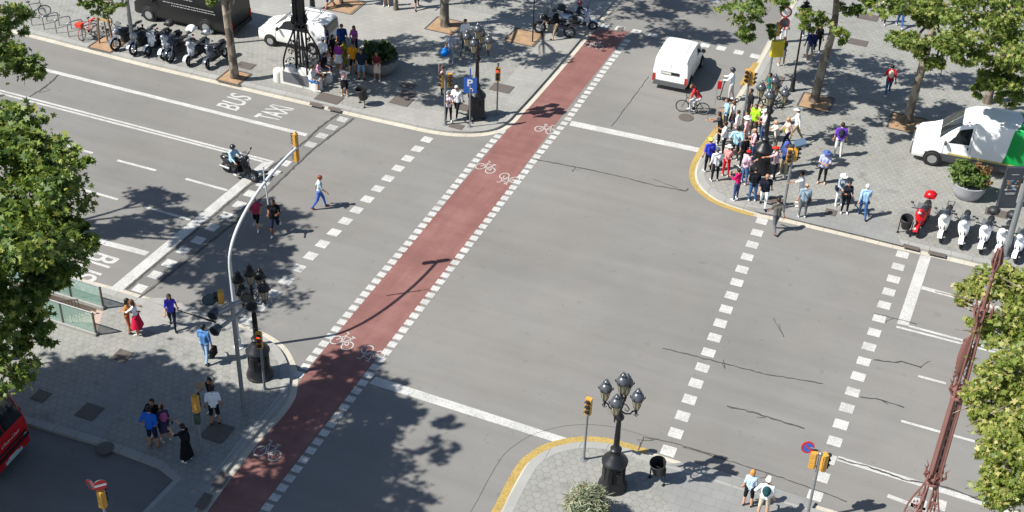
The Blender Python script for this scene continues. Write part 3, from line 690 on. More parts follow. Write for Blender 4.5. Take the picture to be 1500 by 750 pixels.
# parking corner
x1, y1_ = disp(300, .17); x2, y2_ = disp(80, .22)
t = signal_post((652, 183), 2.6, 'signal post with two heads and an edge-on round sign left of the parking sign', [(x1, y1_, 2.35, 250, None), (x2, y2_, 2.42, 165, None)])
round_sign(t, (-.30, 0, 3.0), R(95), SIGR, SIGW, .26); mb = MB(); mb.tube([(0, 0, 2.6), (-.05, 0, 2.9), (-.30, 0, 3.0)], .025, 6); mb.build('sign_bracket', STEEL, t)
signal_post((728, 167), 2.75, 'slim signal with one red light lit, right of the parking sign on the far corner', [(-.0, -.12, 2.25, 190, 'red')], r=.042)
# blue parking sign
t = thing('parking_sign', 'blue square P sign on a thin post in front of a lamp', 'sign', G(688, 186, Z), 0); post(t, 2.2, .03)
mb = MB(); mb.box((0, 0, 2.25), (.62, .03, .80)); sg = mb.build('sign_panel', SIGB, t, smooth=False); 
mb = MB(); mb.box((0, .03, 2.88), (.06, .08, .5)); mb.build('panel_bracket', SIGB, t)
mb = MB(); text_into(mb, 'P', Matrix(((.26, 0, 0, -.14), (0, 0, -1, -.018), (0, .36, 0, 2.22), (0, 0, 0, 1))), 0, 0, .03)
mb.tube([(.0, -.018, 2.10), (.08, -.018, 2.10), (.13, -.018, 2.04), (.12, -.018, 1.96)], .018, 5); mb.tube([(.05, -.018, 2.14), (-.02, -.018, 2.10), (.05, -.018, 2.06)], .012, 4)
mb.build('sign_letter', SIGW, sg, smooth=False)
# arm signal over the road
def arm_signal(px, label):
    t = thing('arm_signal', label, 'traffic light', G(*px, Z), 0, SGRP)
    tip = G(437, 215, 0); 
    best = None
    for k in range(40):    # height at which the arm's tip stands over the lane
        hz = 4.2+k*.05; q = G(437, 215, hz)-G(*px, 0); 
        if best is None or abs(math.hypot(q.x, q.y)-4.3) < best[0]: best = (abs(math.hypot(q.x, q.y)-4.3), hz, q)
    hz, q = best[1], best[2]; d = Vector((q.x, q.y, 0)); L = d.length; d.normalize()
    P = [Vector((0, 0, .02)), Vector((0, 0, (hz-2.4)*.5))]+[d*(L*(1-math.cos(R(a_))))+Vector((0, 0, hz-2.4+2.4*math.sin(R(a_))**.9)) for a_ in (0, 12, 25, 38, 50, 62, 72, 81, 90)]
    mb = MB(); mb.tube(catmull(P, 3), [.07]*7+[.060]*24, 10); mb.lathe([(.2, 0), (.2, .03), (.11, .05), (.1, .4)], 10); mb.build('pole', LSTEEL, t)
    e = d*L+Vector((0, 0, hz)); side = Vector((-d.y, d.x, 0)); back = -math.atan2(B.x, B.y)
    ang = math.atan2(-B.y, -B.x)
    for zz, k in ((.34, 0), (-.34, 1)):
        hd = signal_head(t, e-d*.12+Vector((0, 0, zz))-B*.05, -R(hnB), 3, None, .28); hd.scale = (.7, .7, .62)
    mb = MB(); mb.tube([e-d*.12+Vector((0, 0, -.7)), e-d*.12+Vector((0, 0, .7))], .03, 6); mb.build('bracket', STEEL, t)
    m_ = d*(L*.52)+Vector((0, 0, hz-.33)); mb = MB(); mb.tube([m_, m_+Vector((0, 0, .75))], .03, 6); mb.tube([m_+Vector((.0, 0, .75)), m_+Vector((.28, .1, .85))], .02, 5); mb.tube([m_+Vector((.03, 0, 0)), m_+Vector((.06, 0, -.9))], .03, 6); mb.build('sensor_rod', LSTEEL, t)
    return t
arm_signal((350, 508), 'tall pale curved pole reaching over the lanes with two yellow heads at its tip')
# camera post
t = thing('camera_post', 'grey post crowned with round cameras and a small yellow signal beside the shaded lamp', 'traffic post', G(358, 607, Z), 0)
post(t, 5.0, .075)
mb = MB(); mb.tube([(-.35, -.35, 4.25), (.45, .45, 4.55)], .07, 8); mb.tube([(-.45, -.25, 4.75), (.45, .35, 5.0)], .08, 8); mb.build('cross_arm', STEEL, t)
for p in ((-.5, -.42, 4.22), (.5, .5, 4.6), (.42, .28, 5.15), (-.55, -.25, 4.75)):
    mb = MB(); mb.tube([(0, -.12, 0), (0, .16, .0)], [.13, .19], 14); mb.ring((0, .16, 0), .17, .03, 16, 5, 0, 'Y')
    o = mb.build('camera', DARKP if p[2] > 4.3 and p[0] > 0 else pm('blue_grey_metal', (.06, .08, .11), .35, .3), t); o.location = p; o.rotation_euler = (0, 0, R(160) if p[0] < 0 else R(200))
    mb = MB(); mb.tube([(0, .165, 0), (0, .175, 0)], .15, 14); l = mb.build('camera_lens', CARGLASS, o)
hd = signal_head(t, (-.42, .2, 5.1), R(100), 2); round_sign(t, (-.78, .15, 5.0), R(200), pm('sign_green_rim', (.03, .08, .09), .4), pm('sign_dark_face', (.07, .11, .13), .3), .26)
# shaded corner
signal_post((388, 571), 2.7, 'slim signal with one red light lit, in front of the shaded lamp base', [(-.0, -.12, 2.42, 180, 'red')], r=.045)
t = signal_post((297, 671), 2.75, 'yellow signal seen from its narrow back beside the woman in a long black dress', [(0.02, 0, 2.5, 20, None)], r=.05)
mb = MB(); mb.box((0, 0, 1.85), (.18, .18, .45)); mb.build('control_box', pm('dark_green_box', (.03, .055, .045), .5), t, smooth=False)
mb = MB(); mb.ring((.16, .28, 3.05), .17, .015, 18, 5, 0, 'Y'); mb.tube([(.16, .28, 3.05), (.16, .29, 3.05)], .16, 16); mb.tube([(0, 0, 2.7), (.1, .15, 3.0)], .02, 5); mb.build('convex_mirror', pm('mirror_tan', (.20, .17, .13), .3), t)
t = signal_post((0, 0), 2.5, 'yellow signal back topped by a red no-entry sign at the service road mouth', [(0, 0, 2.5, 20, None)], loc=G(166, 812, .01))
def bar(mb): mb.box((0, .012, 0), (.36, .008, .085))
round_sign(t, (.05, -.05, 3.12), R(205), SIGR, SIGR, .21, bar); round_sign(t, (-.26, -.02, 3.1), R(150), SIGR, pm('sign_painted_shade', (.10, .07, .08), .5), .19)  # second sign: shade over it is put into the dark face colour
# near corner
signal_post((855, 673), 2.75, 'slim signal with a dull red light beside the lamp on the near corner', [(.0, -.1, 2.55, 205, None)], r=.045)
xa, ya = disp(290, .2); xb, yb = disp(100, .15)
t = signal_post((1182, 757), 2.9, 'signal with two bright yellow heads and a round no-parking disc, nearest the camera', [(xa, ya, 2.55, 20, None), (xb, yb, 2.55, 70, None)])
def nopark(mb): pass
sg = round_sign(t, (-.42, .12, 3.02), R(180), SIGR, SIGB, .22, None, SIGR, R(12)); mb = MB(); mb.box((0, .012, 0), (.045, .006, .40), ry=R(45)); mb.build('sign_mark', SIGR, sg)
mb = MB(); mb.tube([(0, 0, 2.9), (-.1, .02, 3.05), (-.36, .1, 3.03)], .018, 5); mb.build('sign_bracket', STEEL, t)
# crowd corner
t = signal_post((1148, 304), 2.75, 'signal with two yellow heads in front of the waiting crowd', [(-.16, -.05, 2.72, 185, None), (.14, .02, 2.78, 110, None)], r=.06)
mb = MB(); mb.box((.24, .1, 3.3), (.5, .5, .05), ry=R(-20)); mb.build('sensor_panel', pm('blue_grey_metal', (.10, .16, .24), .35, .3), t)
signal_post((1087, 188), 2.9, 'signal with two yellow heads beside the electric scooter rider', [(-.13, -.05, 2.88, 205, None), (.15, 0, 2.72, 100, None)], r=.06)
t = signal_post((1125, 121), 3.3, 'post with a big yellow box and red-rimmed signs under hanging leaves', [(.1, .06, 3.0, 80, None)], r=.055)
mb = MB(); mb.box((.2, .02, 1.95), (.62, .26, .88), rz=R(12)); mb.build('yellow_box', pm('bright_yellow', (.66, .52, .03), .5), t, smooth=False)
round_sign(t, (.34, -.05, 4.0), R(172), SIGR, SIGW, .3); round_sign(t, (.36, -.02, 3.4), R(185), SIGR, pm('sign_dark_face', (.07, .11, .13), .3), .27); mb = MB(); mb.tube([(0, 0, 3.2), (.28, 0, 3.4), (.3, 0, 4.2)], .03, 6); mb.build('sign_bracket', STEEL, t)
# plain tall posts running out of the picture
def tall_pole(px, h, r, label):
    t = thing('light_column', label, 'pole', G(*px, Z), 0); mb = MB(); mb.lathe([(r*1.8, 0), (r*1.8, .05), (r*1.1, .08), (r*1.05, 1.0)], 12); mb.tube([(0, 0, .05), (0, 0, h)], [r*1.05, r*.6], 12); mb.build('shaft', STEEL, t)
    mb = MB(); mb.tube([(0, 0, h), (.3, .6, h+.5), (.6, 1.6, h+.6)], r*.5, 8); mb.build('arm', STEEL, t); mb = MB(); mb.ell((.65, 1.9, h+.58), (.16, .45, .09), 10, 6); mb.build('lamp_head', STEEL, t)
tall_pole((197, 77), 9., .11, 'tall grey column rising beside the row of parked motorbikes'); tall_pole((1471, 376), 9., .13, 'tall grey column between the parked white scooters')
t = thing('thin_stake', 'thin dark stake beside the empty earth pit by the motorcycles', 'pole', G(780, 62, Z), 0); mb = MB(); mb.tube([(0, 0, 0), (0, 0, 4.5)], [.035, .028], 8); mb.build('shaft', BLK, t)

# ---- litter bins
def litter_bin(px, label, head):
    t = thing('litter_bin', label, 'bin', G(*px, Z), head, 'dark tilting litter bins')
    mb = MB()
    for s_ in (-1, 1): mb.tube([(s_*.29, 0, 0), (s_*.29, 0, .78)], .025, 6); mb.box((s_*.29, 0, .01), (.1, .14, .02))
    mb.tube([(-.29, 0, .66), (.29, 0, .66)], .018, 6); mb.build('bin_stand', BLK, t)
    mb = MB(); mb.lathe([(.19, -.34), (.22, -.30), (.275, .26), (.29, .29), (.275, .30), (.25, .27), (.2, -.2), (.01, -.21)], 16); b_ = mb.build('bin_tub', DARKP, t); b_.location = (0, 0, .66); b_.rotation_euler = (R(16), 0, 0)
    return t
bin0 = litter_bin((531, 154), 'dark litter bin at the shady corner kerb behind the crossing', 60)
bin1 = dup(bin0, 'dark litter bin next to the red scooter', G(1324, 343, Z), 30); bin1.scale = (.95, .95, .95)
bin2 = dup(bin0, 'dark litter bin casting its shadow beside the near corner lamp', G(962, 705, Z), 40)

# ---- planters
STONE = pm('stone_planter', (.22, .225, .225), .7, 0, .2, 5., .3)
def leaves_mesh(name, blobs, n_per, size, mat, parent=None, shape='leaf', core=.45, upbias=.6, density=None):
    """leaf-sized faces spread through the volume of ellipsoids; blobs: (x, y, z, rx, ry, rz[, weight])"""
    if shape == 'lobed':
        ang = np.radians([-90, -60, -20, 5, 40, 65, 90, 115, 140, 175, 200, 240]); rad = np.array([.30, .55, .95, .45, 1.0, .5, 1.15, .5, 1.0, .45, .95, .55])
        base = np.stack([np.cos(ang)*rad*.55, np.sin(ang)*rad*.55+.2, -.12*(rad**2)], 1)
    elif shape == 'blade': base = np.array([[-.1, 0, 0], [.1, 0, 0], [.07, .6, .02], [0, 1.1, -.06], [-.07, .6, .02]])
    else: base = np.array([[0, 0, 0], [.38, .3, -.05], [.42, .75, -.08], [0, 1.1, -.16], [-.42, .75, -.08], [-.38, .3, -.05]])
    base = base.copy(); pts = []; nrm = []
    for b in blobs:
        x, y, z, rx, ry, rz = b[:6]; wgt = b[6] if len(b) > 6 else 1.
        nc = max(2, int(n_per*wgt/26)); 
        u = rng.normal(size=(nc, 3)); u /= np.linalg.norm(u, axis=1)[:, None]
        cc = u*(core+(1-core)*rng.random((nc, 1))**.6)
        for c in cc:
            k = int(rng.integers(14, 42)); cs = rng.uniform(.07, .20)
            q = c+rng.normal(size=(k, 3))*cs*np.array([1, 1, .55]); pts.append(q*[rx, ry, rz]+[x, y, z]); nrm.append(np.tile(c, (k, 1))*.5+rng.normal(size=(k, 3))*.55+[0, 0, upbias])
    P = np.concatenate(pts); Nn = np.concatenate(nrm); n = len(P); Nn /= np.linalg.norm(Nn, axis=1)[:, None]
    t = rng.normal(size=(n, 3)); t -= (t*Nn).sum(1)[:, None]*Nn; t /= np.linalg.norm(t, axis=1)[:, None]; bt = np.cross(Nn, t)
    s_ = size*rng.uniform(.45, 1.4, (n, 1, 1)); k = len(base)
    V = P[:, None, :]+s_*(base[None, :, 0:1]*t[:, None, :]+base[None, :, 1:2]*bt[:, None, :]+base[None, :, 2:3]*Nn[:, None, :])
    me = bpy.data.meshes.new(name); me.vertices.add(n*k); me.vertices.foreach_set('co', V.reshape(-1).astype(np.float32))
    me.loops.add(n*k); me.loops.foreach_set('vertex_index', np.arange(n*k, dtype=np.int32)); me.polygons.add(n)
    me.polygons.foreach_set('loop_start', np.arange(0, n*k, k, dtype=np.int32)); me.polygons.foreach_set('loop_total', np.full(n, k, dtype=np.int32))
    me.update(calc_edges=True); me.materials.append(mat)
    o = bpy.data.objects.new(name, me); C.objects.link(o); o.parent = parent; return o
def planter(px, label, bowlmat, r, h, fol, bl, n, size, shape='leaf'):
    t = thing('planter', label, 'planter', G(*px, Z), 0, None)
    mb = MB(); mb.lathe([(r*.66, 0), (r*.74, .03), (r*.93, h*.5), (r, h-.04), (r*1.02, h), (r*.92, h), (r*.9, h-.1), (.02, h-.1)], 24); mb.build('bowl', bowlmat, t)
    leaves_mesh('foliage', bl, n, size, fol, t, shape, .25, .5)
    return t
SHG = m_leaf('shrub_grey_green', [(.17, .21, .13), (.27, .31, .20), (.38, .42, .30), (.46, .34, .25)]); SHD = m_leaf('shrub_dark_green', [(.012, .032, .010), (.022, .05, .014), (.04, .08, .02), (.06, .10, .03)])
SHL = m_leaf('shrub_bright_green', [(.05, .10, .02), (.09, .16, .035), (.14, .22, .05), (.20, .27, .07)]); SHR = m_leaf('shrub_reddish', [(.14, .09, .04), (.24, .11, .06), (.30, .14, .08), (.20, .22, .06)])
planter((556, 103), 'dark green bush in a grey stone bowl behind the group in the shade', STONE, 1.0, .75, SHD, [(0, 0, 1.05, .82, .82, .45), (.3, .1, 1.15, .45, .45, .35, .6), (-.35, .1, 1.15, .5, .45, .35, .6)], 1500, .16)
t = planter((1416, 286), 'round silver planter with bright green and reddish shrubs beside the green and white van', pm('silver_planter', (.40, .41, .44), .45, .2, .06, 3.), .78, .72, SHL, [(-.25, 0, 1.15, .62, .6, .55), (-.45, .1, 1.45, .4, .4, .3, .7), (.25, -.25, 1.0, .45, .4, .35, .7)], 1300, .13)
leaves_mesh('reddish_foliage', [(.42, 0, 1.25, .38, .4, .42), (.55, -.3, .95, .3, .3, .3, .6)], 600, .12, SHR, t, 'leaf', .25)
planter((859, 764), 'silvery grey-green shrub overflowing a bowl at the bottom edge', STONE, .75, .5, SHG, [(0, 0, .8, .66, .66, .55), (0, .1, 1.05, .45, .45, .3, .7), (-.3, -.1, .85, .4, .4, .38, .6)], 3600, .19, 'blade')

# ---- information totem
t = thing('information_totem', 'slanted dark information totem with a coloured picture beside the silver planter', 'totem', G(1472, 303, Z), 176)
TOT = pm('totem_dark', (.045, .052, .066), .35, .1); mb = MB()
mb.box((0, 0, 1.05), (.78, .22, 2.1), ty=.8); b_ = mb.build('totem_body', TOT, t, smooth=False)
mb = MB(); mb.box((0, .115, 1.1), (.74, .012, 2.0), rx=R(-.6)); mb.build('front_panel', pm('totem_panel', (.055, .065, .085), .25), b_, smooth=False)
mb = MB()
for k in range(26):
    x, z = random.uniform(-.26, .26), random.uniform(.98, 1.5); mb.ell((x, .128, z), (random.uniform(.03, .1), .006, random.uniform(.03, .08)), 8, 4, k % 4)
mb.build('picture', [pm('pic_orange', (.45, .20, .10), .5), pm('pic_blue', (.09, .22, .34), .5), pm('pic_pale', (.48, .50, .48), .5), pm('pic_dark', (.06, .05, .05), .5)], b_)
mb = MB()
for z, wd in ((1.78, .3), (.82, .42), (.76, .36)): 
    for k in range(9): mb.box((-wd/2+wd*k/8, .128, z), (wd/14, .006, .03))
mb.build('small_print', SIGW, b_, smooth=False)

# ---- bicycle hoops
def hoop(px, label, head):
    t = tag(None, '', '') if 0 else None
    mb = MB(); mb.tube(catmull([Vector(p) for p in ((-.42, 0, 0), (-.42, 0, .62), (-.34, 0, .76), (0, 0, .80), (.34, 0, .76), (.42, 0, .62), (.42, 0, 0))], 4), .03, 8)
    o = mb.build('bicycle_hoop', STEEL); o.location = G(*px, Z); o.rotation_euler = (0, 0, -R(head)); return tag(o, label, 'bike rack', 'bicycle hoops along the kerb')
hp0 = hoop((58, 34), 'bicycle hoop with the black bicycle, leftmost of the row', hA-62)
for p, l in (((76, 40), 'empty hoop second from the black bicycle'), ((94, 45.5), 'empty hoop in the middle of the row of hoops'), ((112, 50.5), 'empty hoop next before the red rental bicycle'), ((133, 56), 'hoop with the red rental bicycle leaning on it')):
    o = hp0.copy(); C.objects.link(o); o.location = G(*p, Z); o['label'] = l

# ---- metro balustrades
GLS = m_glass('greenish_glass', '9fc4b8', .42); RAIL = pm('dark_bronze_rail', (.10, .085, .07), .4, .3); HRAIL = pm('steel_handrail', (.42, .44, .44), .35, .6)
def balustrade(p0, d, n, L, label, foot=True):
    t = thing('glass_balustrade', label, 'railing', p0, 0, 'glass railings round the metro stairs')
    for k in range(n):
        a, b = d*(L*k), d*(L*(k+1)); mb = MB(); sd_ = Vector((-d.y, d.x, 0))*.012
        q = [a+d*.04, b-d*.04]; V = [tuple(p+s_*sd_+Vector((0, 0, z))) for s_ in (-1, 1) for p, z in ((q[0], .14), (q[1], .14), (q[1], 1.0), (q[0], 1.0))]
        mb._add(V, [(0, 1, 2, 3), (7, 6, 5, 4), (0, 4, 5, 1), (1, 5, 6, 2), (2, 6, 7, 3), (3, 7, 4, 0)]); mb.build('glass_pane', GLS, t, smooth=False)
    for k in range(n+1):
        mb = MB(); c = d*(L*k); mb.box((c.x, c.y, .53), (.06, .06, 1.06), rz=math.atan2(d.y, d.x)); mb.build('upright', RAIL, t, smooth=False)
    mb = MB(); mb.tube([Vector((0, 0, 1.06)), d*(L*n)+Vector((0, 0, 1.06))], .03, 8); mb.build('handrail', HRAIL, t)
    mb = MB(); c = d*(L*n/2); mb.box((c.x, c.y, .06), (L*n+.1, .2, .12), rz=math.atan2(d.y, d.x)); mb.build('stone_footing', KERB, t, smooth=False)
    return t
sdv = (pit_b-pit_a).normalized()
bl1 = balustrade(pit_a-sdv*.12+Vector((0, 0, .005)), eB, 4, 1.5, 'greenish glass balustrade on the road side of the metro stairs')
mb = MB()
for dx, dz, wd, ht in ((-.30, .12, .30, .03), (-.30, .0, .42, .03), (.1, .05, .20, .16)): c = eB*(.75+dx)-sdv*.016; mb.box((c.x, c.y, .62+dz), (wd, .006, ht), rz=math.atan2(B.y, B.x))
mb.build('white_emblem', SIGW, bl1, smooth=False)
balustrade(pit_b+sdv*.12+Vector((0, 0, .005)), eB, 4, 1.5, 'greenish glass balustrade on the pavement side of the metro stairs')
t = thing('stair_handrail', 'dark barred handrail running down the middle of the metro stairs', 'railing', (pit_a+pit_b)/2+eB*.9, 0)
mb = MB(); 
for k in range(14): c = eB*(k*.16); zt = .75-k*.055; mb.tube([(c.x, c.y, -.2-k*.09), (c.x, c.y, zt)], .014, 5)
mb.build('bars', RAIL, t); mb = MB(); mb.tube([Vector((0, 0, .78)), eB*2.2+Vector((0, 0, .0))], .03, 6); mb.build('top_rail', RAIL, t)

# ================================================================== VEHICLES
def lerp(a, b, t): return a+(b-a)*t
class Body:
    """car body lofted from stations along its length; section points run from the sill up over the roof"""
    def __init__(s, L, W, st, belt=1.05, tum=.12, sill=.26, edge=.10):
        s.L, s.W, s.st, s.belt, s.tum, s.sill, s.edge = L, W, st, belt, tum, sill, edge
    def sec(s, x):
        st = s.st; i = 0
        while i < len(st)-2 and x > st[i+1][0]: i += 1
        a, b = st[i], st[i+1]; t = min(1, max(0, (x-a[0])/(b[0]-a[0]+1e-9))); zt = lerp(a[1], b[1], t); hw = s.W/2*lerp(a[2], b[2], t)
        zb = min(s.belt, zt-.10); zs = max(zb+.02, zt-.13); k = max(0, min(1, (zt-s.belt)/.8)); ti = s.tum*k
        e = s.edge
        return [(hw*.93, s.sill), (hw*.985, s.sill+.12), (hw, lerp(s.sill+.12, zb, .6)), (hw*.995, zb), (hw-ti*.85, zs), (hw-ti-e*.35, zt-.045), (hw-ti-e*1.5, zt-.005), ((hw-ti)*.45, zt+.015), (0, zt+.02)]
    def pt(s, x, k, side=1):
        P = s.sec(x); i = min(int(k), len(P)-2); t = k-i; y, z = lerp(P[i][0], P[i+1][0], t), lerp(P[i][1], P[i+1][1], t)
        return Vector((side*y, s.L/2-x, z))
    def build(s, mb, m=0):
        xs = [a[0] for a in s.st]; n = 17; V = []
        for x in xs:
            V += [s.pt(x, k, 1) for k in range(9)]+[s.pt(x, k, -1) for k in range(7, -1, -1)]
        Fc = [(i*n+j, i*n+j+1, (i+1)*n+j+1, (i+1)*n+j) for i in range(len(xs)-1) for j in range(n-1)]
        Fc += [((i+1)*n, (i+1)*n+n-1, i*n+n-1, i*n)for i in range(len(xs)-1)]
        Fc += [tuple(range(n)), tuple((len(xs)-1)*n+j for j in range(n))[::-1]]
        mb._add(V, [f[::-1] for f in Fc], m)
    def panel(s, mb, x0, x1, k0, k1, side=1, off=.008, m=0, nx=6, nk=4, sk0=0., sk1=0., both=False):
        """a thin panel following the body between stations x0..x1 and section levels k0..k1; sk: slant of its ends"""
        V = []
        for i in range(nx+1):
            for j in range(nk+1):
                k = lerp(k0, k1, j/nk); x = lerp(x0+sk0*j/nk, x1+sk1*j/nk, i/nx); p = s.pt(x, k, side)
                du = s.pt(x+.01, k, side)-s.pt(x-.01, k, side); dv = s.pt(x, min(k+.05, 7.99), side)-s.pt(x, max(k-.05, 0), side); nn = du.cross(dv)*side
                nn = nn.normalized() if nn.length > 1e-9 else Vector((side, 0, 0))
                if nn.x*side < -.2 or (nn.z < -.3): nn = -nn
                V.append(p+nn*off)
        q = nk+1; mb._add(V, [(i*q+j, i*q+j+1, (i+1)*q+j+1, (i+1)*q+j)[::side] for i in range(nx) for j in range(nk)], m)
def wheel(parent, x, y, r, wd=.2, rimc=CHROME):
    s_ = 1 if x > 0 else -1
    mb = MB(); mb.lathe([(r*.62, -wd/2), (r*.92, -wd/2), (r, -wd*.32), (r, wd*.32), (r*.92, wd/2), (r*.62, wd/2)], 22, caps=False)
    tp = mb.build('tyre', RUBBER, parent); tp.location = (x, y, r); tp.rotation_euler = (0, s_*PI/2, 0)
    mb = MB(); mb.lathe([(.02, wd*.34), (r*.18, wd*.34), (r*.22, wd*.30), (r*.5, wd*.34), (r*.60, wd*.44), (r*.64, wd*.40)], 18)
    for k in range(8): a = 2*PI*k/8; mb.box((r*.38*math.cos(a), r*.38*math.sin(a), wd*.36), (r*.12, r*.10, .02), rz=a)
    mb.build('rim', rimc, tp); return tp
def vehicle(name, label, cat, loc, head, L, W, st, col, belt, wheels, wr, lower=None, tum=.12, lowk=1.0, glass=True, ws=None, side=(), rearglass=None, group=None, roughness=.28, tail=True, sill=.26, rimc=CHROME, hl=None):
    t = thing(name, label, cat, loc, head, group); Bd = Body(L, W, st, belt, tum, sill)
    mb = MB(); Bd.build(mb); P = paint(col, roughness); body = mb.build('body', P, t, angle=.6)
    x0, xe = st[0][0], st[-1][0]
    if lower:
        for s_ in (1, -1):
            mb = MB(); Bd.panel(mb, x0+.02, xe-.02, .05, lowk, s_, .012, 0, 10, 2); mb.build('side_skirt', lower, body)
    for (x, sgn) in [(a, b) for a in wheels for b in (1, -1)]:
        y = L/2-x; mb = MB()
        mb.lathe([(0.01, .0), (wr*1.22, .0), (wr*1.2, .008), (.01, .008)], 22); a = mb.build('wheel_arch', DARKP, body); a.location = (sgn*(W/2-.004), y, wr*1.02); a.rotation_euler = (0, sgn*PI/2, 0)
        wheel(t, sgn*(W/2-.03), y, wr, .20, rimc)
    if ws:
        mb = MB()
        a, b, k0 = ws
        for s_ in (1, -1): Bd.panel(mb, a, b, 7.96, k0, s_, .010, 0, 5, 4)
        mb.build('windshield', CARGLASS, t)
    for (xa, xb, ka, kb, s0, s1) in side:
        for s_ in (1, -1):
            mb = MB(); Bd.panel(mb, xa, xb, ka, kb, s_, .008, 0, 5, 3, s0, s1); mb.build('side_window', CARGLASS, t)
    hwr = W/2*st[-1][2]; yb = L/2-xe; zt = st[-1][1]
    mb = MB(); mb.box((0, yb-.03, sill+.14), (hwr*1.9, .10, .24), tx=.97); mb.build('rear_bumper', lower or P, t)
    mb = MB(); mb.box((0, L/2-x0+.0, sill+.15), (W*st[0][2]*.95, .14, .26), tx=.96); mb.build('front_bumper', lower or P, t)
    mb = MB(); mb.box((0, L/2-x0+.075, sill+.16), (.5, .015, .11)); mb.build('number_plate', PLATE, t, smooth=False)
    for s_ in (1, -1):
        mb = MB(); hz = hl or .72; mb.ell((s_*W*st[0][2]*.40, L/2-x0-.12, hz), (.13, .20, .11), 10, 6); mb.build('headlight', pm('headlight_glass', (.42, .44, .46), .12, .3), t)
        mb = MB(); xm = ws[0] if ws else st[2][0]; mb.ell((s_*(W/2+.13), L/2-xm-.30, belt+.08), (.11, .07, .12), 8, 6); mb.tube([(s_*(W/2-.06), L/2-xm-.33, belt), (s_*(W/2+.1), L/2-xm-.32, belt+.04)], .025, 5); mb.build('wing_mirror', lower or DARKP, t)
        if tail:
            mb = MB(); mb.box((s_*(hwr-.06), yb-.005, lerp(sill, zt, .52)), (.13, .06, .42), tx=.9); mb.build('tail_light', pm('tail_light_red', (.42, .018, .012), .25), t)
    return t, Bd, body, P
def seam_lines(Bd, body, xs, k0, k1, wd=.018, name='door_seam', m=None):
    for x in xs:
        for s_ in (1, -1):
            mb = MB(); Bd.panel(mb, x-wd/2, x+wd/2, k0, k1, s_, .006, 0, 1, 5); mb.build(name, m or DARKP, body)
# ---- white van driving off up the road
st1 = [(0, .62, .82), (.04, .78, .90), (.22, .93, .96), (.55, 1.04, .985), (.95, 1.14, 1), (1.25, 1.40, 1), (1.62, 1.74, 1), (2.05, 1.83, 1), (3.0, 1.87, 1), (3.9, 1.86, 1), (4.22, 1.82, .99), (4.36, 1.70, .975), (4.40, 1.0, .97)]
pa, pb_ = G(957, 121, .28), G(1003, 130, .28); ctr = (pa+pb_)/2; dv = (pb_-pa); hv = math.degrees(math.atan2(-dv.y, dv.x)); 
fwd = Vector((math.sin(R(hv)), math.cos(R(hv)), 0))
t, Bd, body, P = vehicle('white_van', 'plain white van seen from behind as it drives up the road', 'van', Vector((ctr.x, ctr.y, 0))+fwd*1.98, hv, 3.95, 1.84, [(a*.9, b, c) for a, b, c in st1], 'f2f2f0', 1.08, (.77, 3.2), .31, pm('grey_bumper_plastic', (.10, .105, .11), .6), .10, .8, ws=(.9, 1.46, 5.3), side=[(1.12, 1.98, 3.15, 4.0, .3, .0)])
seam_lines(Bd, body, (1.03, 2.02, 3.0), .9, 4.6)
mb = MB(); mb.box((0, -1.99, .98), (.95, .04, .15), 0); mb.build('rear_recess', DARKP, body, smooth=False); mb = MB(); mb.box((-.2, -2.015, .98), (.5, .012, .11)); mb.build('number_plate', PLATE, body, smooth=False)
mb = MB(); mb.box((0, -1.968, 1.2), (.015, .02, .5)); mb.build('door_seam', pm('seam_grey', (.25, .25, .25), .6), body, smooth=False)
for s_ in (-1, 1):
    mb = MB(); Bd.panel(mb, 1.7, 3.7, 6.35, 6.6, s_, .012, 0, 6, 1); mb.build('roof_rail', pm('seam_light', (.5, .5, .5), .5), body)
# ---- parked white van with roof rack
st2 = [(0, .60, .80), (.05, .78, .90), (.2, .92, .95), (.6, 1.05, .985), (.95, 1.16, 1), (1.35, 1.45, 1), (1.75, 1.72, 1), (2.2, 1.79, 1), (3.2, 1.80, 1), (3.75, 1.77, .985), (3.92, 1.66, .97), (3.98, 1.0, .965)]
fw_, rw_ = G(396, 66, Z), G(460, 79, Z); dv = (fw_-rw_); hv = math.degrees(math.atan2(dv.x, dv.y)); d = dv.normalized(); nrm_ = Vector((-d.y, d.x, 0))
side_n = nrm_ if nrm_.y > 0 else -nrm_
t, Bd, body, P = vehicle('parked_van', 'small white van with roof rack parked behind the black iron lamp', 'van', (fw_+rw_)/2+side_n*.80+Vector((0, 0, .005)), hv, 3.98, 1.74, st2, 'eeeeec', 1.05, (.78, 3.25), .30, DARKP, .10, .75, ws=(1.0, 1.74, 5.3), side=[(1.25, 2.15, 3.15, 4.0, .35, 0.), (2.25, 3.0, 3.15, 3.95, 0, 0)])
seam_lines(Bd, body, (1.1, 2.2, 3.05), .9, 4.5)
mb = MB(); mb.prism([(-.66, -2.012), (.66, -2.012), (.66, -1.985), (-.66, -1.985)], 1.08, 1.58); mb.build('rear_window', CARGLASS, t, smooth=False)
rk = MB()
for yy in (.25, -.5, -1.25): rk.tube([(-.68, yy, 1.86), (.68, yy, 1.86)], .022, 6); rk.tube([(-.68, yy, 1.78), (-.68, yy, 1.87)], .02, 5); rk.tube([(.68, yy, 1.78), (.68, yy, 1.87)], .02, 5)
for xx in (-.68, .68): rk.tube([(xx, .3, 1.87), (xx, -1.5, 1.87)], .02, 6)
rk.build('roof_rack', CHROME, t); mb = MB(); mb.tube([(.3, .5, 1.93), (.3, -1.2, 1.93)], .07, 8); mb.build('roof_tube', pm('white_pipe', (.62, .62, .6), .4), t)
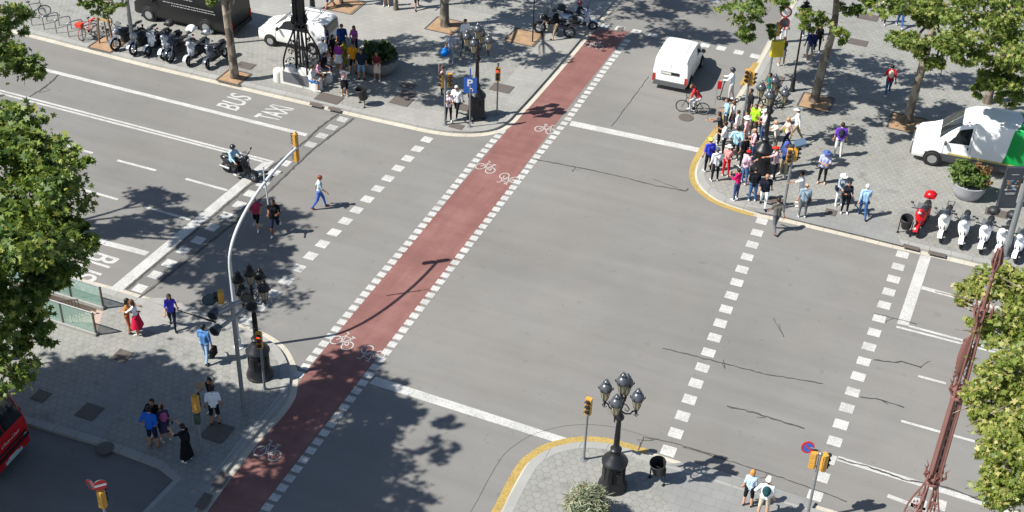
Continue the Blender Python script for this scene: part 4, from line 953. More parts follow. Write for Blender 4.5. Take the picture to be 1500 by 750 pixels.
# ---- black delivery van
st3 = [(0, .75, .84), (.05, .95, .92), (.25, 1.12, .96), (.8, 1.30, .99), (1.1, 1.45, 1), (1.6, 2.05, 1), (2.0, 2.42, 1), (2.5, 2.58, 1), (4.5, 2.62, 1), (5.9, 2.6, 1), (6.05, 2.5, .98), (6.1, 1.2, .975)]
fw_, rw_ = G(221, 30, Z), G(306, 49, Z); d = (fw_-rw_).normalized(); hv = math.degrees(math.atan2(d.x, d.y)); nrm_ = Vector((-d.y, d.x, 0)); side_n = nrm_ if nrm_.y > 0 else -nrm_
t, Bd, body, P = vehicle('delivery_van', 'large black delivery van with white lettering parked behind the motorbikes', 'van', fw_-d*2.05+side_n*.96+Vector((0, 0, .005)), hv, 6.1, 2.05, st3, '1b1c1e', 1.25, (.98, 4.55), .37, pm('black_trim', (.012, .012, .013), .6), .10, .8, ws=(1.15, 2.0, 5.3), side=[(1.55, 2.5, 3.1, 3.9, .35, 0.)], roughness=.35)
seam_lines(Bd, body, (1.4, 2.6, 4.0), .9, 4.4, .02)
sgn = -1   # the side that faces the crossing
def side_text(txt, x0, x1, z0, z1, bold=0., shear=0.):
    mb = MB(); y = 1.02
    M = Matrix(((0, 0, 0, sgn*1.032), (-(x1-x0), 0, 0, 3.05-x0), (0, z1-z0, 0, z0), (0, 0, 0, 1))); text_into(mb, txt, M, 0, shear, bold); return mb
if True:
    # headings down the flank: large letters cut by the frame, then two thin lines of small print
    for (txt, a, b, z0, z1, bo) in (('TECH', 3.0, 4.3, 1.98, 2.30, .02),):
        mb = MB(); d_ = -1
        M = Matrix(((0, 0, 1, -1.02), (-(b-a), 0, 0, 3.05-a), (0, z1-z0, 0, z0), (0, 0, 0, 1))); text_into(mb, txt, M, 0, 0, bo); mb.build('white_lettering', SIGW, body, smooth=False)
    for (a, b, z) in ((2.0, 5.0, 1.36), (2.5, 5.2, 1.22), (3.0, 3.75, 1.84), (3.1, 3.65, 1.72)):
        mb = MB()
        x = a
        while x < b: l = random.uniform(.05, .22); mb.box((-1.034, 3.05-x-l/2, z), (.006, l, .035)); x += l+.04
        mb.build('small_print', pm('dull_white_print', (.42, .42, .42), .5), body, smooth=False)
# ---- white and green service van
st4 = [(0, .75, .82), (.05, .98, .90), (.22, 1.12, .95), (.75, 1.28, .985), (1.05, 1.42, 1), (1.5, 1.9, 1), (1.95, 2.3, 1), (2.5, 2.52, 1), (3.2, 2.60, 1), (5.6, 2.62, 1), (6.3, 2.6, 1), (6.45, 2.45, .98), (6.5, 1.2, .975)]
fw_ = G(1363, 241, Z); d = (G(1340, 222)-G(1500, 253)).normalized(); hv = math.degrees(math.atan2(d.x, d.y)); nrm_ = Vector((-d.y, d.x, 0)); side_n = nrm_ if nrm_.y > 0 else -nrm_
t, Bd, body, P = vehicle('service_van', 'big white service van with bright green rear body parked by the plane trees', 'van', fw_-d*2.27+side_n*.98+Vector((0, 0, .005)), hv, 6.5, 2.1, st4, 'eceeec', 1.28, (.98, 4.9), .36, pm('grey_van_plastic', (.07, .075, .085), .6), .10, 1.6, ws=(1.1, 1.95, 5.3), side=[(1.5, 2.45, 3.1, 3.9, .4, 0.)], sill=.30, hl=.95)
seam_lines(Bd, body, (1.35, 2.55), .9, 4.5, .018, m=pm('seam_grey', (.25, .25, .25), .6))
GRN = paint('0f9a48', .3)
for s_ in (1, -1):
    mb = MB(); Bd.panel(mb, 4.0, 6.4, 1.6, 7.97, s_, .010, 0, 8, 10, .55, 0); mb.build('green_body_panel', GRN, body)
    mb = MB(); Bd.panel(mb, 1.6, 6.3, 1.62, 1.78, s_, .014, 0, 10, 1); mb.build('yellow_stripe', pm('olive_stripe', (.45, .40, .10), .5), body)
mb = MB(); mb.box((-1.075, 3.25-2.42, 1.22), (.02, .05, .16)); mb.build('door_handle', DARKP, body, smooth=False)
mb = MB(); mb.ell((-.55, 3.25-2.1, 1.45), (.2, .16, .3), 8, 6); mb.build('driver_vest', pm('bright_green_vest', (.10, .50, .04), .6), t)
# ---- dark car under the left tree and the red truck
st5 = [(0, .50, .80), (.08, .66, .92), (.9, .86, .99), (1.3, .95, 1), (1.75, 1.25, 1), (2.1, 1.42, 1), (3.0, 1.45, 1), (3.7, 1.30, .98), (4.1, 1.0, .95), (4.3, .92, .93), (4.36, .6, .92)]
cpos = G(22, 552, Z)
vehicle('dark_car', 'dark blue car half hidden under the leafy left plane tree', 'car', cpos-B*3.3+Vector((0, 0, .006)), hB+3, 4.36, 1.8, st5, '101826', .92, (.85, 3.45), .31, DARKP, .16, .7, ws=(1.32, 2.1, 5.3), side=[(1.75, 2.65, 3.1, 3.9, .25, 0.), (2.72, 3.6, 3.1, 3.9, 0, -.15)], sill=.2)
st6 = [(0, 1.02, .90), (.03, 1.20, .96), (.10, 1.42, .99), (.35, 2.15, 1), (.55, 2.52, 1), (.9, 2.66, 1), (1.8, 2.72, 1), (1.95, 2.95, 1), (5.9, 2.98, 1), (6.0, 2.9, 1)]
fc = G(49, 655)  # far lower corner of the cab front
hT = hB-4; fT = Vector((math.sin(R(hT)), math.cos(R(hT)), 0)); sT = Vector((fT.y, -fT.x, 0))
t, Bd, body, P = vehicle('red_truck', 'red truck with white script on its nose coming in at the shaded corner', 'truck', fc-fT*3.05+sT*1.0+Vector((0, 0, .006)), hT, 6.0, 2.15, st6, 'b8121a', 1.32, (.85, 4.6), .40, None, .06, .8, ws=(.11, .53, 5.3), side=[(.75, 1.6, 3.1, 3.85, .1, 0)], tail=False, sill=.38, hl=.86)
mb = MB(); text_into(mb, 'Coca-Cola', Matrix(((-.95, 0, 0, .42), (0, .08, 1, 3.005), (0, .22, 0, 1.10), (0, 0, 0, 1))), 0, .45, .012); mb.build('white_script', SIGW, body, smooth=False)
mb = MB(); mb.box((0, 3.03, .92), (1.7, .05, .07)); mb.box((0, 3.05, .74), (1.9, .06, .05)); mb.build('grille', DARKP, body, smooth=False)
mb = MB(); mb.box((.0, 3.09, .5), (.9, .03, .12)); mb.build('plate_strip', pm('pale_strip', (.4, .5, .52), .4), body, smooth=False)

# ---- two-wheelers
def two_wheeler(name, label, loc, head, colour, kind='scooter', lean=R(7), box=None, rack=None, screen=True, seatc=DARKP, group=None, accent=None, turn=.25, rear=None):
    t = thing(name, label, 'motor scooter' if kind == 'scooter' else 'motorcycle', loc, head, group); t.rotation_euler = (0, lean, -R(head)); t.scale = (1.17, 1.15, 1.15)
    P = paint(colour, .25); wr = .235 if kind == 'scooter' else .30; wb = .66 if kind == 'scooter' else .72; AC = accent or DARKP
    for y, nm in ((wb, 'front_wheel'), (-wb, 'rear_wheel')):
        mb = MB(); mb.ring((0, 0, 0), wr-.055, .058, 22, 8, 0, 'X', .95); wh = mb.build(nm, RUBBER, t); wh.location = (0, y, wr)
        if nm == 'front_wheel': wh.rotation_euler = (0, 0, turn)
        mb = MB(); mb.cyl((0, 0, 0), .045, .12, 10)
        for k in range(6): a = 2*PI*k/6; mb.tube([(0, .04*math.cos(a), .04*math.sin(a)), (0, (wr-.07)*math.cos(a), (wr-.07)*math.sin(a))], .016, 5)
        mb.ring((0, 0, 0), wr-.095, .018, 18, 5); mb.build('rim', CHROME, wh)
    fork_top = Vector((0, wb-.30, .92 if kind == 'scooter' else .95))
    mb = MB()
    for s_ in (-1, 1): mb.tube([(s_*.075, wb, wr), fork_top+Vector((s_*.05, 0, -.1))], .022, 6)
    mb.build('fork', DARKP if kind == 'scooter' else CHROME, t)
    mb = MB(); n = 9
    for i in range(n):
        pass
    a0 = [(R(20+i*15)) for i in range(9)]
    V = []
    for a in a0:
        for x in (-.085, 0, .085): V.append((x, wb+(wr+.04+(.02 if x == 0 else 0))*math.cos(a), wr+(wr+.04+(.02 if x == 0 else 0))*math.sin(a)))
    mb._add(V, [(i*3+j, i*3+j+1, (i+1)*3+j+1, (i+1)*3+j) for i in range(8) for j in range(2)]); mb.build('front_fender', P, t)
    if kind == 'scooter':
        mb = MB()  # front shield
        S = [(wb-.16, .40, .13), (wb-.19, .58, .19), (wb-.25, .78, .21), (wb-.31, .95, .15)]
        V = []
        for y, z, x in S: V += [(-x, y-.12, z), (-x*.6, y, z), (0, y+.05, z), (x*.6, y, z), (x, y-.12, z), (x*.7, y-.16, z), (-x*.7, y-.16, z)]
        mb._add(V, [(i*7+j, i*7+(j+1) % 7, (i+1)*7+(j+1) % 7, (i+1)*7+j) for i in range(3) for j in range(7)]+[tuple(range(7))[::-1], tuple(21+j for j in range(7))]); mb.build('front_shield', P, t)
        mb = MB(); mb.box((0, .12, .30), (.30, .46, .07)); mb.box((0, -.15, .34), (.26, .30, .16), tx=.8); mb.build('footboard', AC, t)
        mb = MB(); mb.ell((0, -.38, .56), (.17, .46, .19), 12, 8); mb.ell((0, -.72, .64), (.11, .22, .11), 10, 6); mb.box((0, -.1, .52), (.2, .18, .32), rx=R(-12)); mb.build('rear_body', rear or P, t)
        mb = MB(); mb.ell((0, -.20, .755), (.145, .26, .07), 12, 6); mb.ell((0, -.58, .80), (.125, .24, .07), 12, 6); mb.build('seat', seatc, t)
        mb = MB(); mb.ell((0, wb-.27, .98), (.13, .12, .10), 10, 6); mb.build('headset', P, t)
        mb = MB(); mb.ell((0, wb-.15, .93), (.085, .04, .065), 10, 6); mb.build('headlight', pm('headlight_glass', (.42, .44, .46), .12, .3), t)
        mb = MB(); mb.cyl((.10, -.66, .28), .055, .46, 10, 0, 'Y'); mb.build('exhaust', STEEL, t)
    else:
        mb = MB(); mb.ell((0, .12, .76), (.15, .30, .15), 12, 8); mb.ell((0, .32, .74), (.17, .14, .18), 10, 6); mb.build('tank', rear or P, t)
        mb = MB(); mb.box((0, .08, .42), (.26, .46, .34), tx=.85); mb.cyl((0, .02, .42), .16, .36, 12); mb.box((0, -.42, .52), (.12, .6, .1), rx=R(8)); mb.build('engine', pm('engine_grey', (.07, .072, .076), .5, .5), t)
        mb = MB(); mb.ell((0, -.30, .79), (.14, .30, .07), 12, 6); mb.ell((0, -.72, .86), (.10, .22, .06), 12, 6); mb.build('seat', seatc, t)
        mb = MB(); mb.ell((0, wb-.20, .86), (.17, .18, .17), 12, 8); mb.build('front_cowl', P, t)
        mb = MB(); mb.ell((0, wb-.05, .85), (.10, .05, .08), 10, 6); mb.build('headlight', pm('headlight_glass', (.42, .44, .46), .12, .3), t)
        mb = MB(); mb.tube([(.14, .2, .3), (.16, -.3, .26), (.17, -.95, .42)], [.035, .04, .065], 8); mb.build('exhaust', CHROME, t)
    if screen:
        mb = MB(); V = []
        for i in range(4):
            z = 1.0+.10*i; y = wb-.20-.035*i; x = .17-.02*i
            V += [(-x, y-.08, z), (-x*.5, y-.01, z), (0, y+.01, z), (x*.5, y-.01, z), (x, y-.08, z)]
        mb._add(V, [(i*5+j, i*5+j+1, (i+1)*5+j+1, (i+1)*5+j) for i in range(3) for j in range(4)]); mb.build('windscreen', m_scr, t)
    mb = MB(); hz = 1.03; c, s1 = math.cos(turn), math.sin(turn)
    for s_ in (-1, 1): mb.tube([(0, wb-.31, hz), (s_*.2*c, wb-.33+s_*.2*s1, hz+.03), (s_*.36*c, wb-.40+s_*.36*s1, hz+.02)], [.02, .018, .022], 6)
    mb.build('handlebar', DARKP, t)
    for s_ in (-1, 1):
        mb = MB(); mb.tube([(s_*.2, wb-.3, hz+.03), (s_*.30, wb-.26, hz+.2)], .01, 4); mb.ell((s_*.32, wb-.27, hz+.24), (.065, .02, .045), 8, 5); mb.build('mirror', DARKP, t)
    mb = MB(); mb.ell((0, -wb-.17, .66), (.07, .05, .045), 8, 5); mb.build('tail_light', pm('tail_light_red', (.42, .018, .012), .25), t)
    mb = MB(); mb.tube([(-.05, -.05, .3), (-.22, -.12, .02 if lean > 0 else .05)], .016, 5); mb.build('side_stand', STEEL, t)
    if box: mb = MB(); mb.ell((0, -.88, 1.0), (.23, .22, .17), 14, 8); mb.box((0, -.88, .97), (.40, .38, .08)); mb.build('top_box', box, t)
    if rack: mb = MB(); mb.tube([(-.1, -.75, .82), (-.12, -.98, .86), (.12, -.98, .86), (.1, -.75, .82)], .018, 5); mb.build('rear_rack', rack, t)
    return t
m_scr = m_glass('smoked_screen', '3a4450', .55)
sg_ = 'scooters parked along the right kerb'; ha = hnA+6
SL = [((1350, 334), 'c0101c', dict(box=paint('b01018', .3)), 'red scooter with a round red top box next to the litter bin'),
      ((1383, 342), 'e8e6de', dict(rack=DARKP), 'cream white scooter parked next to the red one'),
      ((1411, 350), 'f0f0ee', dict(), 'white scooter with a rear rail, third along from the red one'),
      ((1443, 358), 'eef0f4', dict(box=DARKP), 'white scooter with dark top box just left of the red-brown lamp head'),
      ((1469, 364), 'f2f2f0', dict(box=DARKP, screen=False), 'white scooter with dark top box behind the grey column'),
      ((1494, 372), 'f0f2f4', dict(), 'white scooter at the picture edge right of the grey column')]
for i, (p, col, kw, lb) in enumerate(SL): two_wheeler('parked_scooter', lb, G(*p, Z), ha+random.uniform(-7, 7), col, 'scooter', group=sg_, turn=random.uniform(-.1, .5), **kw)
mg = 'motorbikes parked in a row by the left trunk'; hm = hnA+8
for p, col, k, kw, lb in [((190, 66), '5a6270', 'motorcycle', dict(), 'slim grey motorcycle behind the tall grey column'),
        ((214, 72), 'a9adb4', 'motorcycle', dict(accent=CHROME), 'motorcycle with silver headlamp cowl right of the grey column'),
        ((234, 74), 'dfe3e8', 'scooter', dict(box=DARKP), 'white scooter with a dark round top box in the motorbike row'),
        ((253, 78), 'e6e8ea', 'scooter', dict(), 'white scooter with tall clear screen in the middle of the motorbike row'),
        ((267, 82), '2c3846', 'motorcycle', dict(box=paint('e4e6e8', .3)), 'dark blue motorcycle carrying a white-lidded top box'),
        ((291, 88), 'b4b9c0', 'scooter', dict(box=CHROME), 'silver scooter with a shiny top box, second from the trunk'),
        ((318, 92), '4a505a', 'scooter', dict(seatc=DARKP), 'big grey scooter parked right beside the trunk')]:
    two_wheeler('parked_motorbike', lb, G(*p, Z), hm+random.uniform(-8, 8), col, k, group=mg, turn=random.uniform(-.2, .5), rear=paint('23262c', .3), **kw)
two_wheeler('dark_motorcycle', 'black motorcycle with silver fork nearest the red cycle lane, rider astride', G(812, 52, Z), 285, '15171a', 'motorcycle', 0, box=DARKP)
two_wheeler('touring_scooter', 'dark motorbike with pale front fairing behind the black motorcycle', G(848, 42, Z), 100, '9fb0d0', 'scooter', 0, box=DARKP)
scoot_pos = G(352, 259); two_wheeler('ridden_scooter', 'black scooter waiting at the thick stop line with its rider', scoot_pos, hB+8, '1a1c20', 'scooter', 0, turn=0)

def bicycle(label, loc, head, col, lean=0., basket=None, group=None, tyre=RUBBER):
    t = thing('bicycle', label, 'bicycle', loc, head, group); t.rotation_euler = (0, lean, -R(head)); P = paint(col, .3); r = .34
    for y, nm in ((.53, 'front_wheel'), (-.50, 'rear_wheel')):
        mb = MB(); mb.ring((0, 0, 0), r-.02, .02, 26, 6); wh = mb.build(nm, tyre, t); wh.location = (0, y, r)
        mb = MB(); mb.ring((0, 0, 0), r-.045, .010, 22, 4); mb.cyl((0, 0, 0), .03, .09, 8)
        for k in range(14): a = 2*PI*k/14; mb.tube([(.02*(-1)**k, 0, 0), (0, (r-.05)*math.cos(a), (r-.05)*math.sin(a))], .0035, 3)
        mb.build('rim', pm('dull_rim', (.16, .165, .17), .6), wh)
    mb = MB(); bb = (0, -.05, .28); st_ = (0, -.20, .80); hd_ = (0, .36, .82); h2 = (0, .39, .68)
    for a, b, rr in ((bb, st_, .018), (st_, hd_, .018), (h2, bb, .02), (hd_, h2, .02)): mb.tube([a, b], rr, 7)
    for s_ in (-1, 1): mb.tube([bb, (s_*.05, -.50, .34)], .011, 5); mb.tube([st_, (s_*.05, -.50, .34)], .010, 5); mb.tube([h2, (s_*.05, .53, .34)], .012, 5)
    mb.build('frame', P, t)
    mb = MB(); mb.tube([st_, (0, -.23, .92)], .014, 6); mb.ell((0, -.24, .95), (.07, .13, .035), 10, 5); mb.build('saddle', DARKP, t)
    mb = MB(); mb.tube([hd_, (0, .37, .98)], .014, 6); mb.tube([(-.28, .28, 1.0), (-.12, .38, 1.0), (.12, .38, 1.0), (.28, .28, 1.0)], .013, 6); mb.build('handlebar', DARKP, t)
    mb = MB(); mb.cyl(bb, .09, .02, 14); mb.tube([(-.1, -.05, .28), (-.1, .06, .16)], .01, 4); mb.tube([(.1, -.05, .28), (.1, -.16, .40)], .01, 4); mb.box((-.14, .07, .15), (.1, .07, .02)); mb.box((.14, -.17, .41), (.1, .07, .02)); mb.build('crank', DARKP, t)
    if basket: mb = MB(); mb.box((0, .56, .88), (.34, .26, .22), tx=1.15, ty=1.15); mb.box((0, -.5, .74), (.12, .42, .05)); mb.build('basket', basket, t)
    return t
bike_c = G(1014, 166); bicycle('thin grey road bicycle ridden across the junction behind the white van', bike_c, 282, '30363c')
bicycle('black bicycle locked at the leftmost hoop', G(52, 25, Z), 70, '16181a', R(4))
RC = paint('d8402c', .4)
bicycle('red and white rental bicycle leaning on the last hoop', G(131, 53, Z), 200, 'd24a36', R(5), RC, None, pm('red_tyre', (.34, .10, .07), .6))
bicycle('pale grey bicycle beside the wooden tree stakes', G(150, 48, Z), 205, 'b8bcc0', R(-5))
bicycle('green-tinged bicycle held by the person in teal behind the crowd', G(1130, 160, Z), 250, '3a6a48')
bicycle('silver bicycle at the shaded side of the parking corner lamp', G(684, 80, Z), 200, 'a9adb2')
# electric kick scooter
t = thing('kick_scooter', 'black electric kick scooter with its rider by the yellow signal', 'scooter', G(1066, 148), 283)
mb = MB(); mb.box((0, -.05, .12), (.17, .72, .05)); mb.build('deck', DARKP, t)
mb = MB(); mb.tube([(0, .42, .14), (0, .36, .5), (0, .28, 1.12)], .024, 8); mb.build('stem', DARKP, t); mb = MB(); mb.tube([(-.24, .25, 1.13), (.24, .25, 1.13)], .018, 6); mb.build('handlebar', DARKP, t)
for y in (.46, -.46): mb = MB(); mb.ring((0, y, .11), .085, .028, 18, 6); mb.build('wheel', RUBBER, t)
# red guide flag
mb = MB(); t = thing('guide_flag', 'small red pennant on a thin rod raised above the road-side of the crowd', 'flag', G(1042, 194, 0), 0)
mb.tube([(0, 0, 1.5), (0, 0, 2.8)], .012, 5); mb.build('rod', STEEL, t); mb = MB(); mb.prism([(0, -.01), (.17, -.01), (.20, .01), (0, .01)], 2.38, 2.8); mb.build('cloth', cloth('c8202c'), t, smooth=False)
# tree stakes at the young tree
t = thing('tree_stakes', 'wooden stakes with a cross bar guarding the young tree', 'tree guard', G(158, 66, Z), hA)
WOOD = pm('stake_wood', (.22, .13, .07), .8, 0, .3, 8.)
for x, y in ((-.45, -.1), (.0, .45), (.45, -.1)): mb = MB(); mb.tube([(x, y, 0), (x*.7, y*.7, 1.55)], .045, 6); mb.build('stake', WOOD, t)
mb = MB(); mb.box((0, 0, 1.42), (.9, .08, .10)); mb.build('cross_bar', pm('pale_wood', (.42, .28, .12), .7), t, smooth=False)

# ================================================================== PEOPLE
def capsule(mb, a, b, ra, rb, n=8):
    a, b = Vector(a), Vector(b); d = b-a; L = d.length; q = d.normalized().to_track_quat('Z', 'Y').to_matrix().to_4x4() if L > 1e-6 else Matrix()
    prof = [(ra*math.cos(t), ra*math.sin(t)) for t in (-PI/2+.01, -PI/3, -PI/6, 0)]+[(rb*math.cos(t), L+rb*math.sin(t)) for t in (0, PI/6, PI/3, PI/2-.01)]
    old = mb.M; mb.M = old @ (Matrix.Translation(a) @ q); mb.lathe(prof, n); mb.M = old
SK, TOP, FORE, BOT, SHIN, SHOE, DARK, LIP = range(8)
def pose_geom(p, fem):
    """joint positions of a pose; the figure faces +Y and stands on z = 0"""
    sw = .165 if fem else .19; hw = .095 if fem else .09
    J = {}; low = 1e9
    Lr_ = Matrix.Rotation(-R(p.get('lean', 0)), 4, 'X'); hip = Vector((0, 0, .93))
    def tor(v): return hip+Lr_.to_3x3() @ (Vector(v)-hip)
    for i, s_ in ((0, -1), (1, 1)):
        th, kn, ab = p['legs'][i]; h = hip+Vector((s_*hw, 0, -.03)); a, k, o = R(th), R(kn), R(ab)
        kk = h+Vector((s_*math.sin(o), math.sin(a)*math.cos(o), -math.cos(a)*math.cos(o)))*.42
        an = kk+Vector((s_*math.sin(o)*.5, math.sin(a-k), -math.cos(a-k))).normalized()*.41
        tilt = p.get('foot', [0, 0])[i]; f = Vector((s_*.18, math.cos(R(tilt)), math.sin(R(tilt)))).normalized(); dn = Vector((0, math.sin(R(tilt)), -math.cos(R(tilt))))
        J['h%d' % i], J['k%d' % i], J['a%d' % i] = h, kk, an; J['t%d' % i] = an+f*.15+dn*.045; J['e%d' % i] = an-f*.035+dn*.045
        low = min(low, J['t%d' % i].z-.035, J['e%d' % i].z-.035)
    for i, s_ in ((0, -1), (1, 1)):
        pa_, ab, el, inw = p['arms'][i]; sh = Vector((s_*sw, 0, 1.415)); a, o = R(pa_), R(ab)
        e = sh+Vector((s_*math.sin(o), math.sin(a)*math.cos(o), -math.cos(a)*math.cos(o)))*.29
        d = Vector((s_*math.sin(o)*(1-abs(inw))-s_*inw, math.sin(a+R(el)), -math.cos(a+R(el)))).normalized(); wv = e+d*.25
        J['s%d' % i], J['l%d' % i], J['w%d' % i] = tor(sh), tor(e), tor(wv); J['d%d' % i] = (Lr_.to_3x3() @ d)
    J['hip'] = hip; J['waist'] = tor((0, .0, 1.09)); J['chest'] = tor((0, .005, 1.27)); J['neck'] = tor((0, -.005, 1.46)); J['nk2'] = tor((0, .02, 1.54)); J['head'] = tor((0, .035, 1.625)); J['back'] = tor((0, -.12, 1.28))
    off = -low if not p.get('keep') else -p['keep']
    for k in list(J):
        if k[0] != 'd': J[k] = J[k]+Vector((0, 0, off))
    J['lean'] = p.get('lean', 0); J['hp'] = p.get('hp', 0); J['hy'] = p.get('hy', 0); return J
PM = {}
def hand_mesh(mb, wrist, d, side, curl=.45, sk=0):
    """palm, four bent fingers of different lengths and a thumb leaving the side of the palm"""
    d = d.normalized(); up = Vector((0, 0, 1)) if abs(d.z) < .8 else Vector((0, 1, 0)); x = d.cross(up).normalized(); n = x.cross(d).normalized()
    E_ = Matrix((x, d, n)).transposed().to_4x4(); E_.translation = wrist; old = mb.M; mb.M = E_
    mb._add([(-.03, -.01, -.012), (.03, -.01, -.012), (.042, .08, -.012), (-.042, .08, -.012), (-.03, -.01, .012), (.03, -.01, .012), (.042, .08, .012), (-.042, .08, .012)], [(0, 3, 2, 1), (4, 5, 6, 7), (0, 1, 5, 4), (1, 2, 6, 5), (2, 3, 7, 6), (3, 0, 4, 7)], sk)
    for k, ln in enumerate((.070, .080, .074, .056)):
        x0 = -.032+.0213*k; a = 0; p = Vector((x0, .075, 0)); P = [p]
        for q in range(3): a += curl*.6; p = p+Vector(((x0)*.12, math.cos(a), -math.sin(a)))*ln/3; P.append(p)
        mb.tube(P, [.0098, .0092, .0085, .0065], 5, sk)
    s_ = -1 if side else 1; mb.tube([(s_*.03, .012, 0), (s_*.058, .042, -.012), (s_*.060, .072, -.026), (s_*.050, .092, -.036)], [.013, .012, .0105, .008], 5, sk); mb.M = old
def body_mesh(pname, fem, p, build=1.0):
    key = (pname, fem, build)
    if key in PM: return PM[key]
    J = pose_geom(p, fem); pr = []; g = build
    def cap(a, b, ra, rb, reg): pr.append((Vector(a), Vector(b), ra, rb, reg))
    for i in (0, 1):
        cap(J['h%d' % i], J['k%d' % i], .098*g, .072, BOT); cap(J['k%d' % i], J['k%d' % i].lerp(J['a%d' % i], .35), .062, .060, SHIN); cap(J['k%d' % i].lerp(J['a%d' % i], .35), J['a%d' % i], .060, .045, SHIN)
        cap(J['a%d' % i]+Vector((0, 0, .01)), J['e%d' % i], .040, .036, SHOE); cap(J['e%d' % i], J['t%d' % i], .040, .034, SHOE); cap(J['a%d' % i], J['t%d' % i].lerp(J['a%d' % i], .35), .038, .038, SHOE)
        cap(J['s%d' % i], J['l%d' % i], .066 if not fem else .054, .056 if not fem else .046, TOP); cap(J['l%d' % i], J['w%d' % i], .043, .030, FORE)
        cap(J['s%d' % i], J['neck'], .058, .062, TOP); cap(J['chest'].lerp(J['s%d' % i], .25), J['s%d' % i].lerp(J['waist'], .18), .10*g, .07, TOP)
        sx = Vector((.055 if not fem else .045, 0, 0))*(1 if i else -1)
        cap(J['waist']+sx, J['chest']+sx*1.25, .118*g if not fem else .098, .124*g if not fem else .106, TOP); cap(J['hip']+sx*1.2, J['waist']+sx*.9, .128*g if not fem else .122, .116*g if not fem else .094, TOP)
        cap(J['h%d' % i]+Vector((0, -.015, .03)), J['hip']+sx, .112*g if not fem else .116, .108*g, BOT)
        if fem: cap(J['chest']+sx*1.3+Vector((0, .075, .02)), J['chest']+sx*1.3+Vector((0, .08, 0)), .062, .06, TOP)
    if not fem: cap(J['waist']+Vector((0, .03*g, -.02)), J['waist']+Vector((0, .03*g, .04)), .10*g, .10*g, TOP)
    cap(J['neck']-Vector((0, 0, .02)), J['nk2'], .055, .05, SK)
    HM = Matrix.Translation(J['head']) @ Matrix.Rotation(-R(J['hy']), 4, 'Z') @ Matrix.Rotation(-R(J['lean']*.6+J['hp']), 4, 'X')
    def hd_(v): return HM @ Vector(v)
    cap(hd_((0, -.018, .025)), hd_((0, .022, .03)), .086, .080, SK); cap(hd_((0, .01, .0)), hd_((0, .045, -.075)), .074, .046, SK); cap(hd_((0, .09, .015)), hd_((0, .108, -.018)), .010, .017, SK)
    for s_ in (-1, 1): cap(hd_((s_*.08, -.01, .015)), hd_((s_*.085, -.015, -.02)), .017, .013, SK)
    mb = MB()
    for a, b, ra, rb, reg in pr: capsule(mb, a, b, ra, rb, 10)
    me = bpy.data.meshes.new('tmp'); me.from_pydata(mb.v, [], mb.f); o = bpy.data.objects.new('tmp', me); C.objects.link(o)
    m = o.modifiers.new('r', 'REMESH'); m.mode = 'VOXEL'; m.voxel_size = .021; m.use_smooth_shade = True
    m2 = o.modifiers.new('s', 'SMOOTH'); m2.iterations = 3; m2.factor = .5
    dg = bpy.context.evaluated_depsgraph_get(); nm = bpy.data.meshes.new_from_object(o.evaluated_get(dg)); bpy.data.objects.remove(o)
    nv = len(nm.vertices); V = np.empty(nv*3); nm.vertices.foreach_get('co', V); V = V.reshape(-1, 3)
    fc = [tuple(q.vertices) for q in nm.polygons]; cen = np.array([V[list(f)].mean(0) for f in fc])
    best = np.full(len(fc), 1e9); reg = np.zeros(len(fc), int)
    for a, b, ra, rb, rg in pr:
        a, b = np.array(a), np.array(b); d = b-a; L2 = max(d @ d, 1e-9); t = np.clip(((cen-a) @ d)/L2, 0, 1)
        ds = np.linalg.norm(cen-(a+t[:, None]*d), axis=1)-(ra+(rb-ra)*t); k = ds < best; best[k] = ds[k]; reg[k] = rg
    out = MB(); out.v = [tuple(v) for v in V]; out.f = fc; out.m = [int(x) for x in reg]
    for i in (0, 1): hand_mesh(out, J['w%d' % i]+J['d%d' % i]*.01, J['d%d' % i], i == 0, p.get('curl', .5))
    out.M = HM
    for s_ in (-1, 1): out.ell((s_*.034, .092, .022), (.014, .008, .008), 6, 4, DARK); out.tube([(s_*.018, .098, .045), (s_*.034, .1, .05), (s_*.05, .09, .045)], .005, 4, DARK)
    out.ell((0, .094, -.052), (.024, .008, .007), 6, 4, LIP); out.M = Matrix()
    bpy.data.meshes.remove(nm)
    me = bpy.data.meshes.new('person_body'); me.from_pydata(out.v, [], out.f)
    for _ in range(8): me.materials.append(None)
    me.polygons.foreach_set('material_index', out.m); me.polygons.foreach_set('use_smooth', [True]*len(out.f)); me.update()
    PM[key] = (me, J, HM); return PM[key]
ST = (2, 3, 3)
